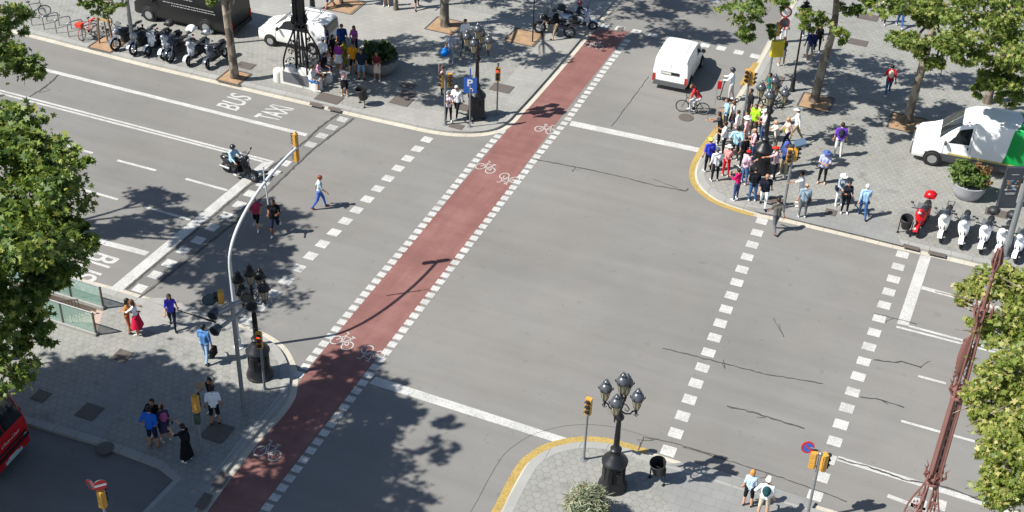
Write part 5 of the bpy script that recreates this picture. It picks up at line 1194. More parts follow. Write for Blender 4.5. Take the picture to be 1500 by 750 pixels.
POSES = {
 'stand': dict(legs=[(0, 2, 4), (3, 5, 5)], arms=[(-4, 10, 16, 0), (2, 10, 18, 0)]),
 'hip': dict(legs=[(-2, 0, 5), (6, 8, 5)], arms=[(-20, 38, 80, .55), (0, 9, 14, 0)]),
 'phone': dict(legs=[(0, 2, 3), (4, 6, 4)], arms=[(22, 8, 85, .30), (26, 8, 88, .25)], hp=18),
 'photo': dict(legs=[(0, 2, 4), (2, 3, 5)], arms=[(58, 16, 78, .30), (60, 16, 76, .30)], hp=-2),
 'folded': dict(legs=[(0, 2, 4), (3, 4, 5)], arms=[(14, 12, 78, .75), (18, 12, 82, .70)]),
 'walk': dict(legs=[(24, 12, 1), (-16, 18, 1)], arms=[(-24, 9, 18, 0), (24, 9, 28, .1)], foot=[8, -22], lean=3),
 'walk2': dict(legs=[(-18, 24, 1), (22, 8, 1)], arms=[(24, 9, 26, .1), (-22, 10, 20, 0)], foot=[-24, 8], lean=3),
 'bag': dict(legs=[(14, 8, 2), (-10, 12, 2)], arms=[(10, 9, 40, .2), (-2, 10, 6, 0)], foot=[4, -12]),
 'point': dict(legs=[(0, 2, 5), (4, 5, 6)], arms=[(78, 22, 12, 0), (10, 10, 70, .4)], lean=4),
 'reach': dict(legs=[(2, 4, 6), (0, 2, 6)], arms=[(75, 10, 30, .1), (40, 10, 60, .3)], lean=8),
 'jog': dict(legs=[(30, 30, 1), (-16, 62, 1)], arms=[(-34, 10, 85, .2), (24, 10, 92, .3)], foot=[6, -40], lean=7),
 'jog2': dict(legs=[(-14, 58, 1), (28, 24, 1)], arms=[(22, 10, 95, .35), (-32, 10, 88, .2)], foot=[-38, 4], lean=6),
 'raise': dict(legs=[(0, 2, 6), (4, 6, 6)], arms=[(130, 30, 30, .1), (30, 20, 80, .4)], hp=-10),
 'hug': dict(legs=[(0, 2, 3), (6, 10, 3)], arms=[(58, 14, 30, .45), (46, 14, 40, .45)], lean=5),
 'sit': dict(legs=[(82, 84, 6), (86, 88, 8)], arms=[(26, 8, 50, .25), (22, 10, 48, .25)], lean=6),
 'cycle': dict(legs=[(72, 74, 3), (34, 44, 3)], arms=[(52, 8, 14, .1), (54, 8, 12, .1)], lean=34, hp=-26, foot=[-8, -10], keep=.02),
 'ride': dict(legs=[(64, 84, 12), (70, 96, 10)], arms=[(44, 12, 34, .0), (42, 14, 36, .0)], lean=6, keep=.13),
 'astride': dict(legs=[(8, 6, 18), (30, 40, 16)], arms=[(40, 10, 30, .0), (40, 10, 30, .0)], lean=14),
 'kick': dict(legs=[(8, 10, 0), (-6, 14, 1)], arms=[(40, 6, 42, .1), (40, 6, 42, .1)], lean=2, foot=[0, -6]),
 'backpat': dict(legs=[(0, 3, 4), (2, 3, 4)], arms=[(-30, 20, 60, .6), (-28, 20, 62, .6)]),
}
SKIN = {'l': 'c99a7c', 'm': 'b07f60', 'd': '7d5238', 'k': '4f3424'}
HM_CACHE = {}
def child_mesh(name, key, fn, mat):
    """shared mesh data, per-object material"""
    if key not in HM_CACHE:
        mb = MB(); fn(mb); o = mb.build(name, mat, None, True, 1.2); HM_CACHE[key] = o.data; bpy.data.objects.remove(o)
    o = bpy.data.objects.new(name, HM_CACHE[key]); C.objects.link(o); o.material_slots[0].link = 'OBJECT'; o.material_slots[0].material = mat; return o
def hair_fn(style):
    def fn(mb):
        e = Vector((0, 0, .03)); k = 1.0
        def keep(q): return (q.z > .018 and q.y < .075) or (q.y < .01 and q.z > -.075) or q.z > .062
        if style == 'fringe': keep = lambda q: (-.07 < q.z < .03 and q.y < .0)
        mb.ell((0, -.008, .028), (.098, .113, .108), 16, 12, 0, None, keep)
        if style != 'fringe': mb.ell((0, -.012, .026), (.094, .105, .100), 14, 10, 0, None, lambda q: q.y < .03 and q.z > -.08)
        if style == 'long': mb.ell((0, -.075, -.10), (.092, .05, .165), 12, 8); mb.ell((.07, -.02, -.06), (.03, .05, .10), 8, 6); mb.ell((-.07, -.02, -.06), (.03, .05, .10), 8, 6)
        if style == 'bob': mb.ell((0, -.04, -.03), (.105, .085, .10), 12, 8)
        if style == 'bun': mb.ell((0, -.10, .09), (.045, .045, .045), 8, 6)
        if style == 'tail': mb.tube([(0, -.09, .05), (0, -.15, .03), (0, -.16, -.08), (0, -.14, -.17)], [.025, .035, .032, .01], 7)
    return fn
def cap_fn(mb): mb.ell((0, -.005, .045), (.104, .118, .095), 16, 10, 0, None, lambda q: q.z > -.01); mb.ell((0, .125, .045), (.075, .085, .010), 12, 4)
def sunhat_fn(mb): mb.ell((0, 0, .05), (.104, .115, .095), 16, 10, 0, None, lambda q: q.z > -.01); mb.lathe([(.10, .05), (.14, .045), (.20, .022), (.20, .016), (.10, .04)], 18)
def helmet_fn(mb): mb.ell((0, -.005, .03), (.125, .142, .135), 16, 10, 0, None, lambda q: q.z > -.06 and not (q.y > .08 and q.z < .03))
def pack_fn(mb):
    mb.ell((0, -.10, .0), (.15, .10, .22), 12, 9); mb.ell((0, -.19, -.06), (.10, .05, .11), 10, 6)
    for s_ in (-1, 1): mb.tube([(s_*.11, -.05, .17), (s_*.12, .06, .19), (s_*.12, .135, .10), (s_*.13, .12, -.05), (s_*.14, -.02, -.16)], .017, 5)
def shoulder_fn(mb): mb.tube([(-.16, -.02, .16), (-.06, .10, .03), (.10, .13, -.18), (.2, .02, -.30), (.10, -.13, -.16), (-.06, -.13, .05), (-.16, -.02, .16)], .012, 5); mb.box((.21, .0, -.36), (.09, .24, .20))
def hand_bag_fn(mb): mb.box((0, 0, -.30), (.14, .40, .34), tx=.85); mb.tube([(0, -.08, -.12), (0, -.05, .0), (0, .05, .0), (0, .08, -.12)], .013, 5)
def big_bag_fn(mb): mb.ell((0, 0, -.28), (.22, .34, .22), 14, 9); mb.tube([(0, -.2, -.12), (0, -.06, .02), (0, .06, .02), (0, .2, -.12)], .015, 5)
def skirt_fn(h0, h1, r0_, r1):
    def fn(mb):
        n = 20; V = []
        for k in range(5):
            t = k/4; 
            for j in range(n): a = 2*PI*j/n; rr = lerp(r0_, r1, t)*(1+.06*t*math.sin(5*a)); V.append((rr*math.cos(a)*1.08, rr*.86*math.sin(a), lerp(h0, h1, t)))
        mb._add(V, [(k*n+j, k*n+(j+1) % n, (k+1)*n+(j+1) % n, (k+1)*n+j) for k in range(4) for j in range(n)]+[tuple(range(n))])
    return fn
NP = [0]
def person(px, facing, pose, label, top, bot, sk='l', sex='m', hair='short', hc='2a1e16', hat=None, hatc='eeeeee', short=False, sleeve='half', shoe='d8d8d4', bag=None, bagc='1c1e22', skirt=None, h=None, z=None, group='people at the crossing', onroad=False, build=1.0, loc=None):
    fem = sex == 'f'; p = POSES[pose]; me, J, HMx = body_mesh(pose, fem, p, build)
    z = (0.0 if onroad else Z) if z is None else z
    h = h or (1.63 if fem else 1.74)*random.uniform(.97, 1.03); s_ = h/1.735
    t = thing('person', label, 'person', loc or G(*px, z), facing, group); t.scale = (s_*(.97 if fem else 1), s_, s_)
    o = bpy.data.objects.new('body', me); C.objects.link(o); o.parent = t
    S = cloth(SKIN[sk]) if False else pm('skin_'+sk, SKIN[sk], .55, 0, .06, 12., 0, .35)
    T, Bt = cloth(top), cloth(bot)
    mats = {SK: S, TOP: T, FORE: T if sleeve == 'long' else S, BOT: Bt, SHIN: S if short else Bt, SHOE: cloth(shoe), DARK: pm('eye_dark', (.02, .015, .012), .3), LIP: pm('lip', (.28, .09, .08), .5)}
    for i in range(8): o.material_slots[i].link = 'OBJECT'; o.material_slots[i].material = mats[i]
    def put(name, key, fn, mat, M):
        c = child_mesh(name, key, fn, mat); c.parent = o; c.matrix_local = M; return c
    if hair and hair != 'bald': put('hair', 'hair_'+hair, hair_fn(hair), pm('hair_'+hc, hc, .55, 0, .2, 20., .2), HMx)
    if hat: put(hat if hat != 'sunhat' else 'sun_hat', hat, {'cap': cap_fn, 'sunhat': sunhat_fn, 'helmet': helmet_fn}[hat], paint(hatc, .25) if hat == 'helmet' else cloth(hatc), HMx @ Matrix.Scale(1.04, 4))
    TM = Matrix.Translation(J['chest']) @ Matrix.Rotation(-R(J['lean']), 4, 'X')
    if bag == 'pack': put('backpack', 'pack%s' % fem, pack_fn, cloth(bagc), TM)
    if bag == 'sling': put('shoulder_bag', 'sling', shoulder_fn, cloth(bagc), TM)
    if bag == 'hand': put('hand_bag', 'handbag', hand_bag_fn, cloth(bagc), Matrix.Translation(J['w1']+Vector((.02, .02, -.06))))
    if bag == 'big': put('big_bag', 'bigbag', big_bag_fn, cloth(bagc), Matrix.Translation(J['w1']+Vector((.05, .02, -.06))))
    if bag == 'phone' or pose in ('phone', 'photo', 'reach'): put('phone', 'phone', lambda mb: mb.box((0, .03, .04), (.075, .012, .15)), DARKP, Matrix.Translation(J['w0'].lerp(J['w1'], .5)+J['d0']*.10))
    if bag == 'racket': put('mirror_disc', 'disc', lambda mb: (mb.ring((0, 0, .24), .15, .012, 18, 5, 0, 'Y'), mb.tube([(0, 0, -.02), (0, 0, .1)], .014, 5)), DARKP, Matrix.Translation(J['w0']+J['d0']*.1))
    if skirt:
        c_, ln, wd = skirt; dz = J['hip'].z; put('skirt', 'skirt%.2f%.2f' % (ln, wd), skirt_fn(.10, .10-ln, .135, wd), cloth(c_), Matrix.Translation((0, J['hip'].y, dz)))
    NP[0] += 1; return t
away, cam_, rt, lf = 0, 180, 90, 270
cg = 'people waiting on the crowded corner'
# --- crowd on the right corner
P_ = person
P_((1052, 211), 285, 'reach', 'man in dark grey tee holding a phone far out over the kerb', '3a3d42', '17181b', 'm', hair='short', group=cg)
P_((1061, 191), 265, 'folded', 'man in pale blue shirt behind the man holding out his phone', '8fb4c4', '34383e', 'm', group=cg)
P_((1071, 190), 280, 'stand', 'woman with long brown hair in pale top and slate skirt near the kerb', 'cfcad0', '4a4c5c', 'l', 'f', 'long', '5a3a26', skirt=('55566a', .5, .24), group=cg)
P_((1077, 205), 300, 'stand', 'youth in a plain white tee with dark hair behind the white-shirted man', 'f2f2f2', 'd8d8d8', 'm', hair='short', h=1.6, group=cg)
P_((1058, 227), 285, 'phone', 'man in white shirt with dark cross strap and black trousers looking at his hands', 'e8eaec', '15161a', 'm', bag='sling', hair='short', group=cg)
P_((1075, 234), 20, 'backpat', 'man in light blue shirt with cross strap seen from behind', '9ec8dc', '1c2026', 'm', bag='sling', bagc='3a5a78', hair='short', hc='17120e', group=cg)
P_((1090, 214), 300, 'stand', 'woman in pink top and white hat between the blue shirt and the lamp', 'e2b4b8', 'c8b0a8', 'l', 'f', 'bob', '6a4a34', hat='sunhat', hatc='d9d9de', group=cg)
P_((1102, 199), 225, 'stand', 'man in neon green tee near the back of the crowd', '9ad82c', '4a4238', 'm', hair='short', hc='3a2c20', group=cg)
P_((1116, 207), 260, 'phone', 'man in grey tee, jeans and white cap behind the lamp', 'b9b4ba', '3f5f8c', 'l', hat='cap', hatc='f0f0f0', group=cg)
P_((1110, 196), 240, 'stand', 'woman in pale yellow-green blouse beside the neon green tee', 'd4dcb0', '6a6a64', 'l', 'f', 'short', '8a7458', group=cg)
P_((1100, 236), 265, 'folded', 'bald man in pink checked shirt with a black backpack and jeans', 'd8aab4', '28476e', 'l', hair='fringe', hc='5a4a40', bag='pack', bagc='17191d', group=cg)
P_((1150, 216), 250, 'walk', 'blonde woman in pale pink top with a yellow-green bag and navy trousers', 'e6c2b2', '252f52', 'l', 'f', 'bob', 'b08a54', bag='sling', bagc='c3d83a', group=cg)
P_((1134, 222), 265, 'reach', 'balding man in beige tee and grey trousers leaning forward', 'd8cfc2', '6d6c66', 'l', hair='fringe', hc='c9c2b8', group=cg)
P_((1164, 206), 285, 'walk', 'man in white shirt and white cap striding with khaki trousers, right of the crowd', 'f0f1f4', '9c9076', 'l', hat='cap', hatc='f2f2f0', sleeve='long', group=cg)
P_((1095, 178), 260, 'stand', 'person in black top and shorts at the signal post behind the crowd', '1c1d22', '25262c', 'm', hair='short', short=True, group=cg)
P_((1036, 251), 345, 'stand', 'man in violet-blue tee and yellow cap at the very edge of the kerb', '3c44c8', '16181e', 'm', hat='cap', hatc='d8d868', bag='sling', group=cg)
P_((1046, 265), 350, 'stand', 'man in white jacket and dark cap with cross strap seen from behind', 'e6e8e8', '202226', 'm', hat='cap', hatc='4a5468', sleeve='long', bag='sling', bagc='2c3038', group=cg)
P_((1062, 258), 25, 'phone', 'woman in pink jacket, white hat and bright red trousers', 'e89a98', 'c81c26', 'l', 'f', 'bob', 'c8b48c', hat='sunhat', hatc='f0ece4', sleeve='long', group=cg)
P_((1087, 245), 340, 'stand', 'dark-haired woman in black top with bare shoulders behind the red cap', '1d1a1c', '1a1b20', 'm', 'f', 'bun', '1c130e', sleeve='half', group=cg)
P_((1089, 269), 60, 'phone', 'man in red cap and pink-white shirt reading a phone', 'dcaec0', '4c6890', 'l', hat='cap', hatc='d6262a', bag='pack', bagc='b9a8b4', group=cg)
P_((1077, 293), 320, 'phone', 'woman in magenta top and blue jeans near the front kerb', 'd81e66', '38486e', 'm', 'f', 'short', '1a1412', sleeve='long', shoe='e8e8e8', group=cg)
P_((1101, 294), 5, 'stand', 'broad man in black shirt and blue jeans seen from behind', '14171e', '3a5c88', 'm', hair='short', hc='15110e', bag=None, build=1.1, group=cg)
P_((1117, 303), 190, 'walk', 'bald man in navy polo and white trousers walking out of the crowd', '171c2c', 'ededee', 'm', hair='bald', build=1.12, shoe='22242a', group=cg)
P_((1133, 263), 285, 'point', 'man in red cap and striped shirt pointing beside the lamp base', 'c0a4ac', '15161a', 'm', hat='cap', hatc='d8301f', group=cg)
P_((1146, 257), 230, 'stand', 'man in blue tee and khaki trousers behind the pointing man', '3a4c84', 'a8987a', 'm', hat='cap', hatc='4858a8', group=cg)
P_((1170, 301), 285, 'point', 'man in white tee with one arm held out past the signal post', 'ececec', '8a8580', 'm', hair='short', hc='1a1512', group=cg)
P_((1174, 318), 10, 'stand', 'man in grey-blue shirt and grey trousers with a dark shoulder bag from behind', '8497a6', '5c5f62', 'l', hair='fringe', hc='6a5a4c', bag='sling', bagc='1c1e22', build=1.08)
P_((1203, 268), 195, 'folded', 'man in lilac striped shirt and blue hat with arms folded', 'aab2d4', '17181c', 'm', hat='sunhat', hatc='4c62a0', shoe='d4a888')
P_((1226, 229), 10, 'stand', 'man in purple tee and white shorts with a dark backpack', '6a3cb4', 'e4e2e0', 'l', hair='short', hc='2a1d15', bag='pack', bagc='262c38', short=False, shoe='f0f0f0')
P_((1227, 300), 170, 'hug', 'woman in white sunhat and grey blouse beside the black-jacketed woman', '9aa6b2', 'dde0e4', 'l', 'f', 'bob', '6a4a34', hat='sunhat', hatc='ece9e2', bag='sling', bagc='20242c', sleeve='long')
P_((1236, 312), 185, 'phone', 'woman in black jacket and black trousers with a bag, looking down', '1a1d26', '17181c', 'm', 'f', 'short', '1b1410', bag='sling', bagc='14161a', sleeve='long')
P_((1262, 318), 5, 'walk', 'white-haired man in light blue shirt and jeans walking away', '9cbede', '2f5688', 'l', hair='short', hc='d8d8d4', sleeve='long', shoe='3a3f48')
P_((1134, 339), 350, 'walk2', 'man in grey tee and grey shorts stepping off the kerb', '65645f', '5d6068', 'm', hair='short', hc='241a14', shoe='8a5c48', onroad=True)
P_((1069, 147), 283, 'kick', 'rider in white shirt and dark helmet on the electric scooter', 'dfe5ee', 'b4b2b0', 'm', hair=None, hat='helmet', hatc='30343c', sleeve='long', z=.147, shoe='f0f0f0', bag=None)
P_((1124, 152), 250, 'point', 'person in teal tee with a bicycle behind the crowd lamp', '1f6a66', 'c0c8cc', 'm', hair='short', hc='15110f', short=True)
P_((1144, 96), 350, 'folded', 'person in dark top and grey skirt beside the yellow box post', '8a6054', '86868a', 'm', 'f', 'tail', '5a3a28', bag='pack', bagc='26402e', short=True, skirt=('8a8a8e', .42, .2))
P_((1146, 62), 10, 'stand', 'person in red top and pale trousers behind the round road signs', 'b8202c', 'd8d8dc', 'm', 'f', 'short', '2a1c14')
P_((1184, 88), 5, 'stand', 'person in navy shirt and grey shorts between lantern post and trunk', '1c2c58', '8f9096', 'l', hair='short', hc='16110e', short=True, sleeve='long', bag='sling', bagc='16203c')
P_((1196, 76), 200, 'stand', 'dark-haired person in black half hidden by the forked tree', '1a1a1e', '22242a', 'm', 'f', 'long', '120d0a')
P_((1180, 53), 5, 'stand', 'person in grey hooded top and dark jeans behind the lantern post', '8a8c8e', '2a3a58', 'm', hair='short', sleeve='long')
P_((1293, 34), 195, 'walk', 'woman in cream blouse and black leggings on the far walk', 'd8d0bc', '1a1b20', 'l', 'f', 'bob', '4a3424', bag='pack', bagc='a08a64', sleeve='long')
P_((1317, 40), 5, 'walk', 'man in navy tee and blue jeans on the far walk', '1c2a58', '34588e', 'm', hair='short', bag=None)
P_((1299, 139), 10, 'walk2', 'person in red hooded top and jeans with a pale tote bag', 'c01420', '3a6088', 'm', hair='short', hc='130e0c', bag='pack', bagc='d8cdb8', sleeve='long', h=1.7)
# --- people on the far left corner
ng = 'group in the shade by the iron lamp'
P_((502, 80), 170, 'stand', 'man in royal blue tee at the back of the shaded group', '1c3c78', '2a2c34', 'm', hair='short', group=ng)
P_((488, 92), 120, 'stand', 'woman in short black dress beside the white van tail', '17171b', '1a1a1f', 'm', 'f', 'bob', '2a1d15', skirt=('17171b', .45, .2), short=True, group=ng)
P_((520, 80), 200, 'folded', 'woman in lilac top with long black hair, rightmost at the back of the group', 'a8549c', '2a2630', 'm', 'f', 'long', '18100e', group=ng)
P_((497, 104), 10, 'stand', 'woman in violet top with a white skirt in the shaded group', '9a3c9c', 'e4e4e8', 'm', 'f', 'tail', '2a1c14', skirt=('e8e8ee', .45, .23), short=True, group=ng)
P_((505, 101), 160, 'phone', 'woman in an olive-yellow dress in the middle of the group', '8c8420', '857c20', 'm', 'f', 'short', '2a1c14', skirt=('8c8420', .6, .22), short=True, group=ng)
P_((518, 107), 190, 'stand', 'man in orange-yellow tee and black shorts', 'd8941c', '1a1b20', 'm', hair='short', short=True, shoe='26282c', group=ng)
P_((530, 116), 185, 'stand', 'man in dark printed tee and pale denim shorts in front of the bush', '1c2838', '7fa0bc', 'm', hair='short', short=True, shoe='1c1e24', group=ng)
P_((553, 118), 200, 'folded', 'woman in maroon top and beige cardigan by the stone planter', '6a2430', 'd4bfa8', 'm', 'f', 'bob', '2c1c14', skirt=('d8c4b0', .5, .2), short=True, sleeve='half', shoe='e4e4e4', group=ng)
P_((505, 141), 5, 'photo', 'woman in white tee and black skirt photographing the group, seen from behind', 'ececec', '18181c', 'l', 'f', 'bun', '3a281c', bag='pack', bagc='c8a098', skirt=('17181c', .38, .21), short=True, group=ng)
P_((475, 101), 30, 'stand', 'person in white tee and white cap at the edge of the shaded group', 'e6e6ea', '5a6a90', 'm', hat='cap', hatc='f4f4f4', group=ng)
P_((477, 80), 170, 'stand', 'person in violet-blue top between the van tail and the group', '3c3c8a', '24262e', 'm', 'f', 'short', '1c1410', group=ng)
lv = lampI.matrix_basis
for px, fx, lb, tp, bt in (((466, 122), 100, 'seated person in pink top on the mosaic bench, middle of the three', 'd8a0b4', '28282e'), ((474, 112), 95, 'seated person in black tee on the mosaic bench, farthest of the three', '1a1a20', '3a4a60'), ((457, 131), 105, 'seated person in white top and blue shorts on the mosaic bench, nearest of the three', 'dcdce0', '2e68a8')):
    P_(px, fx, 'sit', lb, tp, bt, 'm', 'f' if 'pink' in lb else 'm', 'short', '1e1510', short=True, group='people seated on the bench')
P_((661, 91), 190, 'bag', 'man in grey carrying a big bright blue bag', '9aa4b0', '8090a0', 'm', hair='bald', bag='big', bagc='1878d0')
P_((681, 73), 150, 'stand', 'person in white tee standing behind the parking corner lamp', 'eaeaea', '4a5058', 'm', hair='short', hc='17120e')
P_((657, 178), 170, 'phone', 'person in patterned white top and black trousers at the yellow signal post', 'd8c8d0', '141418', 'm', 'f', 'bob', 'd8d4cc')
P_((669, 171), 200, 'walk', 'white-haired person in white shirt and black trousers behind the parking sign', 'e6e8f0', '17171b', 'm', hair='short', hc='e2e0dc', sleeve='long', bag='sling', bagc='22242a')
P_((649, 140), 300, 'stand', 'person in pale top half hidden by the yellow signal of the parking corner', 'd4bcb4', '2c3448', 'm', 'f', 'short', '4a3020')
P_((483, 12), 240, 'walk', 'walker with bare legs at the top edge beside an orange earth pit', '26304c', '24305a', 'l', short=True, shoe='b45a44')
P_((566, 9), 180, 'stand', 'walker in pink shorts at the top edge between two plane trees', 'c8a0a4', 'd08a8a', 'l', 'f', 'short', '3a281c', short=True)
P_((611, 13), 170, 'walk2', 'walker in dark clothes at the top edge left of the pale trunk', '22242c', '20222a', 'm', short=True, shoe='1c1c20')
P_((815, 57), 300, 'astride', 'rider in dark jacket and beige trousers astride the black motorcycle', '14161c', 'b8a488', 'm', hair=None, hat='helmet', hatc='17191d', sleeve='long', shoe='1a1a1e')
P_((845, 41), 100, 'ride', 'rider in navy jacket on the motorbike with pale fairing', '16233a', '8a8e94', 'm', hair=None, hat='helmet', hatc='5a1c24', sleeve='long')
# --- in the road
P_((352, 259), hB+8, 'ride', 'scooter rider in pale blue shirt and black helmet at the stop line', 'a4c8de', '17191e', 'm', hair=None, hat='helmet', hatc='26282c', sleeve='long', loc=scoot_pos-B*.34, shoe='e0e0e0')
P_((377, 335), 185, 'jog', 'jogger in raspberry tee and black shorts under the curved pole', 'a83c54', '17171b', 'l', hair='short', hc='6a4430', short=True, shoe='e8e8ec', onroad=True)
P_((404, 343), 180, 'jog2', 'tall jogger in black tee and navy shorts', '12141a', '1a2038', 'd', hair='short', hc='120d0b', short=True, shoe='eef0f0', onroad=True, h=1.86)
P_((469, 305), 80, 'walk', 'person with auburn hair in striped pale tee and blue trousers crossing alone', 'b4c4cc', '4464b4', 'm', 'f', 'short', '7a3a1c', shoe='8a3a30', onroad=True, h=1.70)
P_((1014, 166), 282, 'cycle', 'cyclist in brick red tee and pale trousers', 'a83438', 'cfcfd2', 'm', hair='short', hc='4a2c1e', loc=bike_c-Vector((math.sin(R(282)), math.cos(R(282)), 0))*.26, shoe='c8c8cc')
# --- shaded corner
P_((190, 487), 80, 'hug', 'dark-haired woman in tan shorts outfit embracing a friend', 'a5713e', 'a06a40', 'm', 'f', 'long', '1c120d', short=True, shoe='2a2426')
P_((203, 489), 275, 'hug', 'long-haired woman in white top and flared red skirt', 'eeeef2', 'b81e3c', 'm', 'f', 'long', '5a3820', skirt=('bc1e3e', .62, .30), short=True, shoe='e8e4d8')
P_((254, 480), 170, 'walk', 'woman in violet top and dark jeans walking with a phone', '4a44c0', '1c2338', 'l', 'f', 'long', '2a1a14', shoe='1c1e28')
P_((303, 530), 15, 'bag', 'man in blue suit-like outfit carrying a black bag', '4f7fb4', '9ab4d0', 'k', hair='short', hc='0e0b09', bag='hand', bagc='0f1013', sleeve='long', shoe='15171c')
P_((226, 654), 15, 'backpat', 'man in bright blue tee and navy shorts seen from behind', '1e62c4', '1a2444', 'm', hair='short', hc='15100d', short=True, shoe='8a6a54', build=1.08)
P_((231, 640), 190, 'raise', 'person in black tee facing the man in bright blue', '14151a', '1b1d24', 'm', hair='short', hc='120e0b', short=True)
P_((244, 646), 330, 'stand', 'woman in patterned dark dress with a round pink bag', '3a3a5c', '2a2c44', 'm', 'f', 'tail', '1a120e', bag='pack', bagc='a85a84', skirt=('3a3650', .5, .2), short=True)
P_((275, 675), 300, 'photo', 'woman in long black dress holding a phone to her face', '15151a', '121216', 'l', 'f', 'bun', '17100d', bag='pack', bagc='17181d', skirt=('121216', .78, .26), shoe='e8e8e8')
P_((316, 621), 350, 'stand', 'person in white tee and black shorts beside the large iron cover', 'e4e6ee', '14151b', 'm', hair='short', hc='140f0c', short=True, shoe='17181c')
P_((313, 606), 210, 'raise', 'person in black top raising a round disc overhead', '15161b', '17181d', 'm', 'f', 'short', '130e0b', short=True, bag='racket')
# --- near corner
P_((1094, 741), 20, 'stand', 'woman in pale blue tee and black shorts at the near kerb', 'b4cce0', '1a1b20', 'l', 'f', 'bob', 'b8803c', short=True, shoe='1a1c22')
P_((1116, 756), 15, 'hip', 'man in white tee, cream cap and beige shorts with a dark green backpack', 'e8ecf2', 'c8baa0', 'l', hat='cap', hatc='ece4d4', bag='pack', bagc='1c4448', short=True, shoe='6a7a3a')

# ================================================================== TREES
def limb_pts(a, b, bow=.15, n=4):
    a, b = Vector(a), Vector(b); m = a.lerp(b, .5)+Vector((random.uniform(-bow, bow), random.uniform(-bow, bow), random.uniform(0, bow)))*(b-a).length; return catmull([a, m, b], n)
def tree(label, base, trunk, blobs, mat, n_per, size, r=.2, shape='lobed', core=.35, group='plane trees along the pavements', name='plane_tree', reach=7.):
    """trunk: list of world points above the base; blobs: world ellipsoids of foliage"""
    t = thing(name, label, 'tree', base, 0, group); L = lambda p: Vector(p)-base
    pts = [Vector((0, 0, -.05))]+[L(p) for p in trunk]; path = catmull(pts, 4); k = len(path)
    mb = MB(); mb.tube(path, [lerp(r*1.25 if i == 0 else r, r*.55, i/(k-1)) for i in range(k)], 10)
    top = path[-1]; lb = [Vector((b[0], b[1], b[2]))-base for b in blobs]
    for c in lb:
        q = path[int(k*random.uniform(.6, .98))-1]
        if not (.4 < (c-q).length < reach): continue
        P = limb_pts(q, c, .10); mb.tube(P, [lerp(r*.42, .03, i/(len(P)-1)) for i in range(len(P))], 7)
        for _ in range(4):
            e = c+Vector((random.gauss(0, .4), random.gauss(0, .4), random.gauss(0, .25))); P2 = limb_pts(P[len(P)//2+1], e, .12, 3); mb.tube(P2, [lerp(.05, .012, i/(len(P2)-1)) for i in range(len(P2))], 5)
    mb.build('trunk', BARK, t)
    cr_ = leaves_mesh('crown', [(b[0]-base.x, b[1]-base.y, b[2]-base.z)+tuple(b[3:]) for b in blobs], n_per, size, mat, t, shape, core)
    return t
def at(px, py, z): p = G(px, py, z); return (p.x, p.y, z)
SV = Vector((math.sin(R(SH_AZ)), math.cos(R(SH_AZ)), 0))/math.tan(R(SUN_EL))
def cast(px, py, h): p = G(px, py)-SV*h; return (p.x, p.y, h)      # where a crown must hang, at height h, to shade that spot of ground
def bl(p, *r): return tuple(p)+tuple(r)
# big dark tree at the left edge; its crown also shades the near left corner
tb = Vector((-18.6, 31.0, Z))
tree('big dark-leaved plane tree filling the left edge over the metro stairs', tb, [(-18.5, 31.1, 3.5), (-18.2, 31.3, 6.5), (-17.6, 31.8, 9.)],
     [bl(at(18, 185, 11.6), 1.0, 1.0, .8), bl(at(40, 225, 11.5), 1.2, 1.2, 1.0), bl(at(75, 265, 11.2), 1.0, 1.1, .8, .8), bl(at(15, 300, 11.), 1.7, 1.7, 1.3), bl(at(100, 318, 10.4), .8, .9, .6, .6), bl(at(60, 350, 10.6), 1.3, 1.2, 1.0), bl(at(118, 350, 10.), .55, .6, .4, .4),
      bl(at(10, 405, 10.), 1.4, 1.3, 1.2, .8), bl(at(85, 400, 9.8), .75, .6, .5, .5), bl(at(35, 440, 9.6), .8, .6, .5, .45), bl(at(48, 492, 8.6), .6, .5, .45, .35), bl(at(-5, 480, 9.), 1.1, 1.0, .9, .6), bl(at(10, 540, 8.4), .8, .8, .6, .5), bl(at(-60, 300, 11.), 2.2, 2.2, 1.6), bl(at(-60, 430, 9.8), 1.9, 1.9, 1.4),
      bl(at(-120, 380, 11.5), 2.5, 2.5, 1.8), bl(cast(560, 700, 11.8), 1.4, 1.2, .9, .5), bl(cast(640, 660, 12.6), .8, .6, .5, .3), bl(cast(650, 620, 12.6), .6, .4, .3, .2), bl(cast(600, 735, 12), .9, .6, .5, .4), bl(cast(600, 610, 12.4), .7, .5, .4, .35), bl(cast(430, 640, 10.4), 1.0, 1.0, .7, .6)], LEAF_D, 1250, .21, .30, core=.25, reach=3.6)
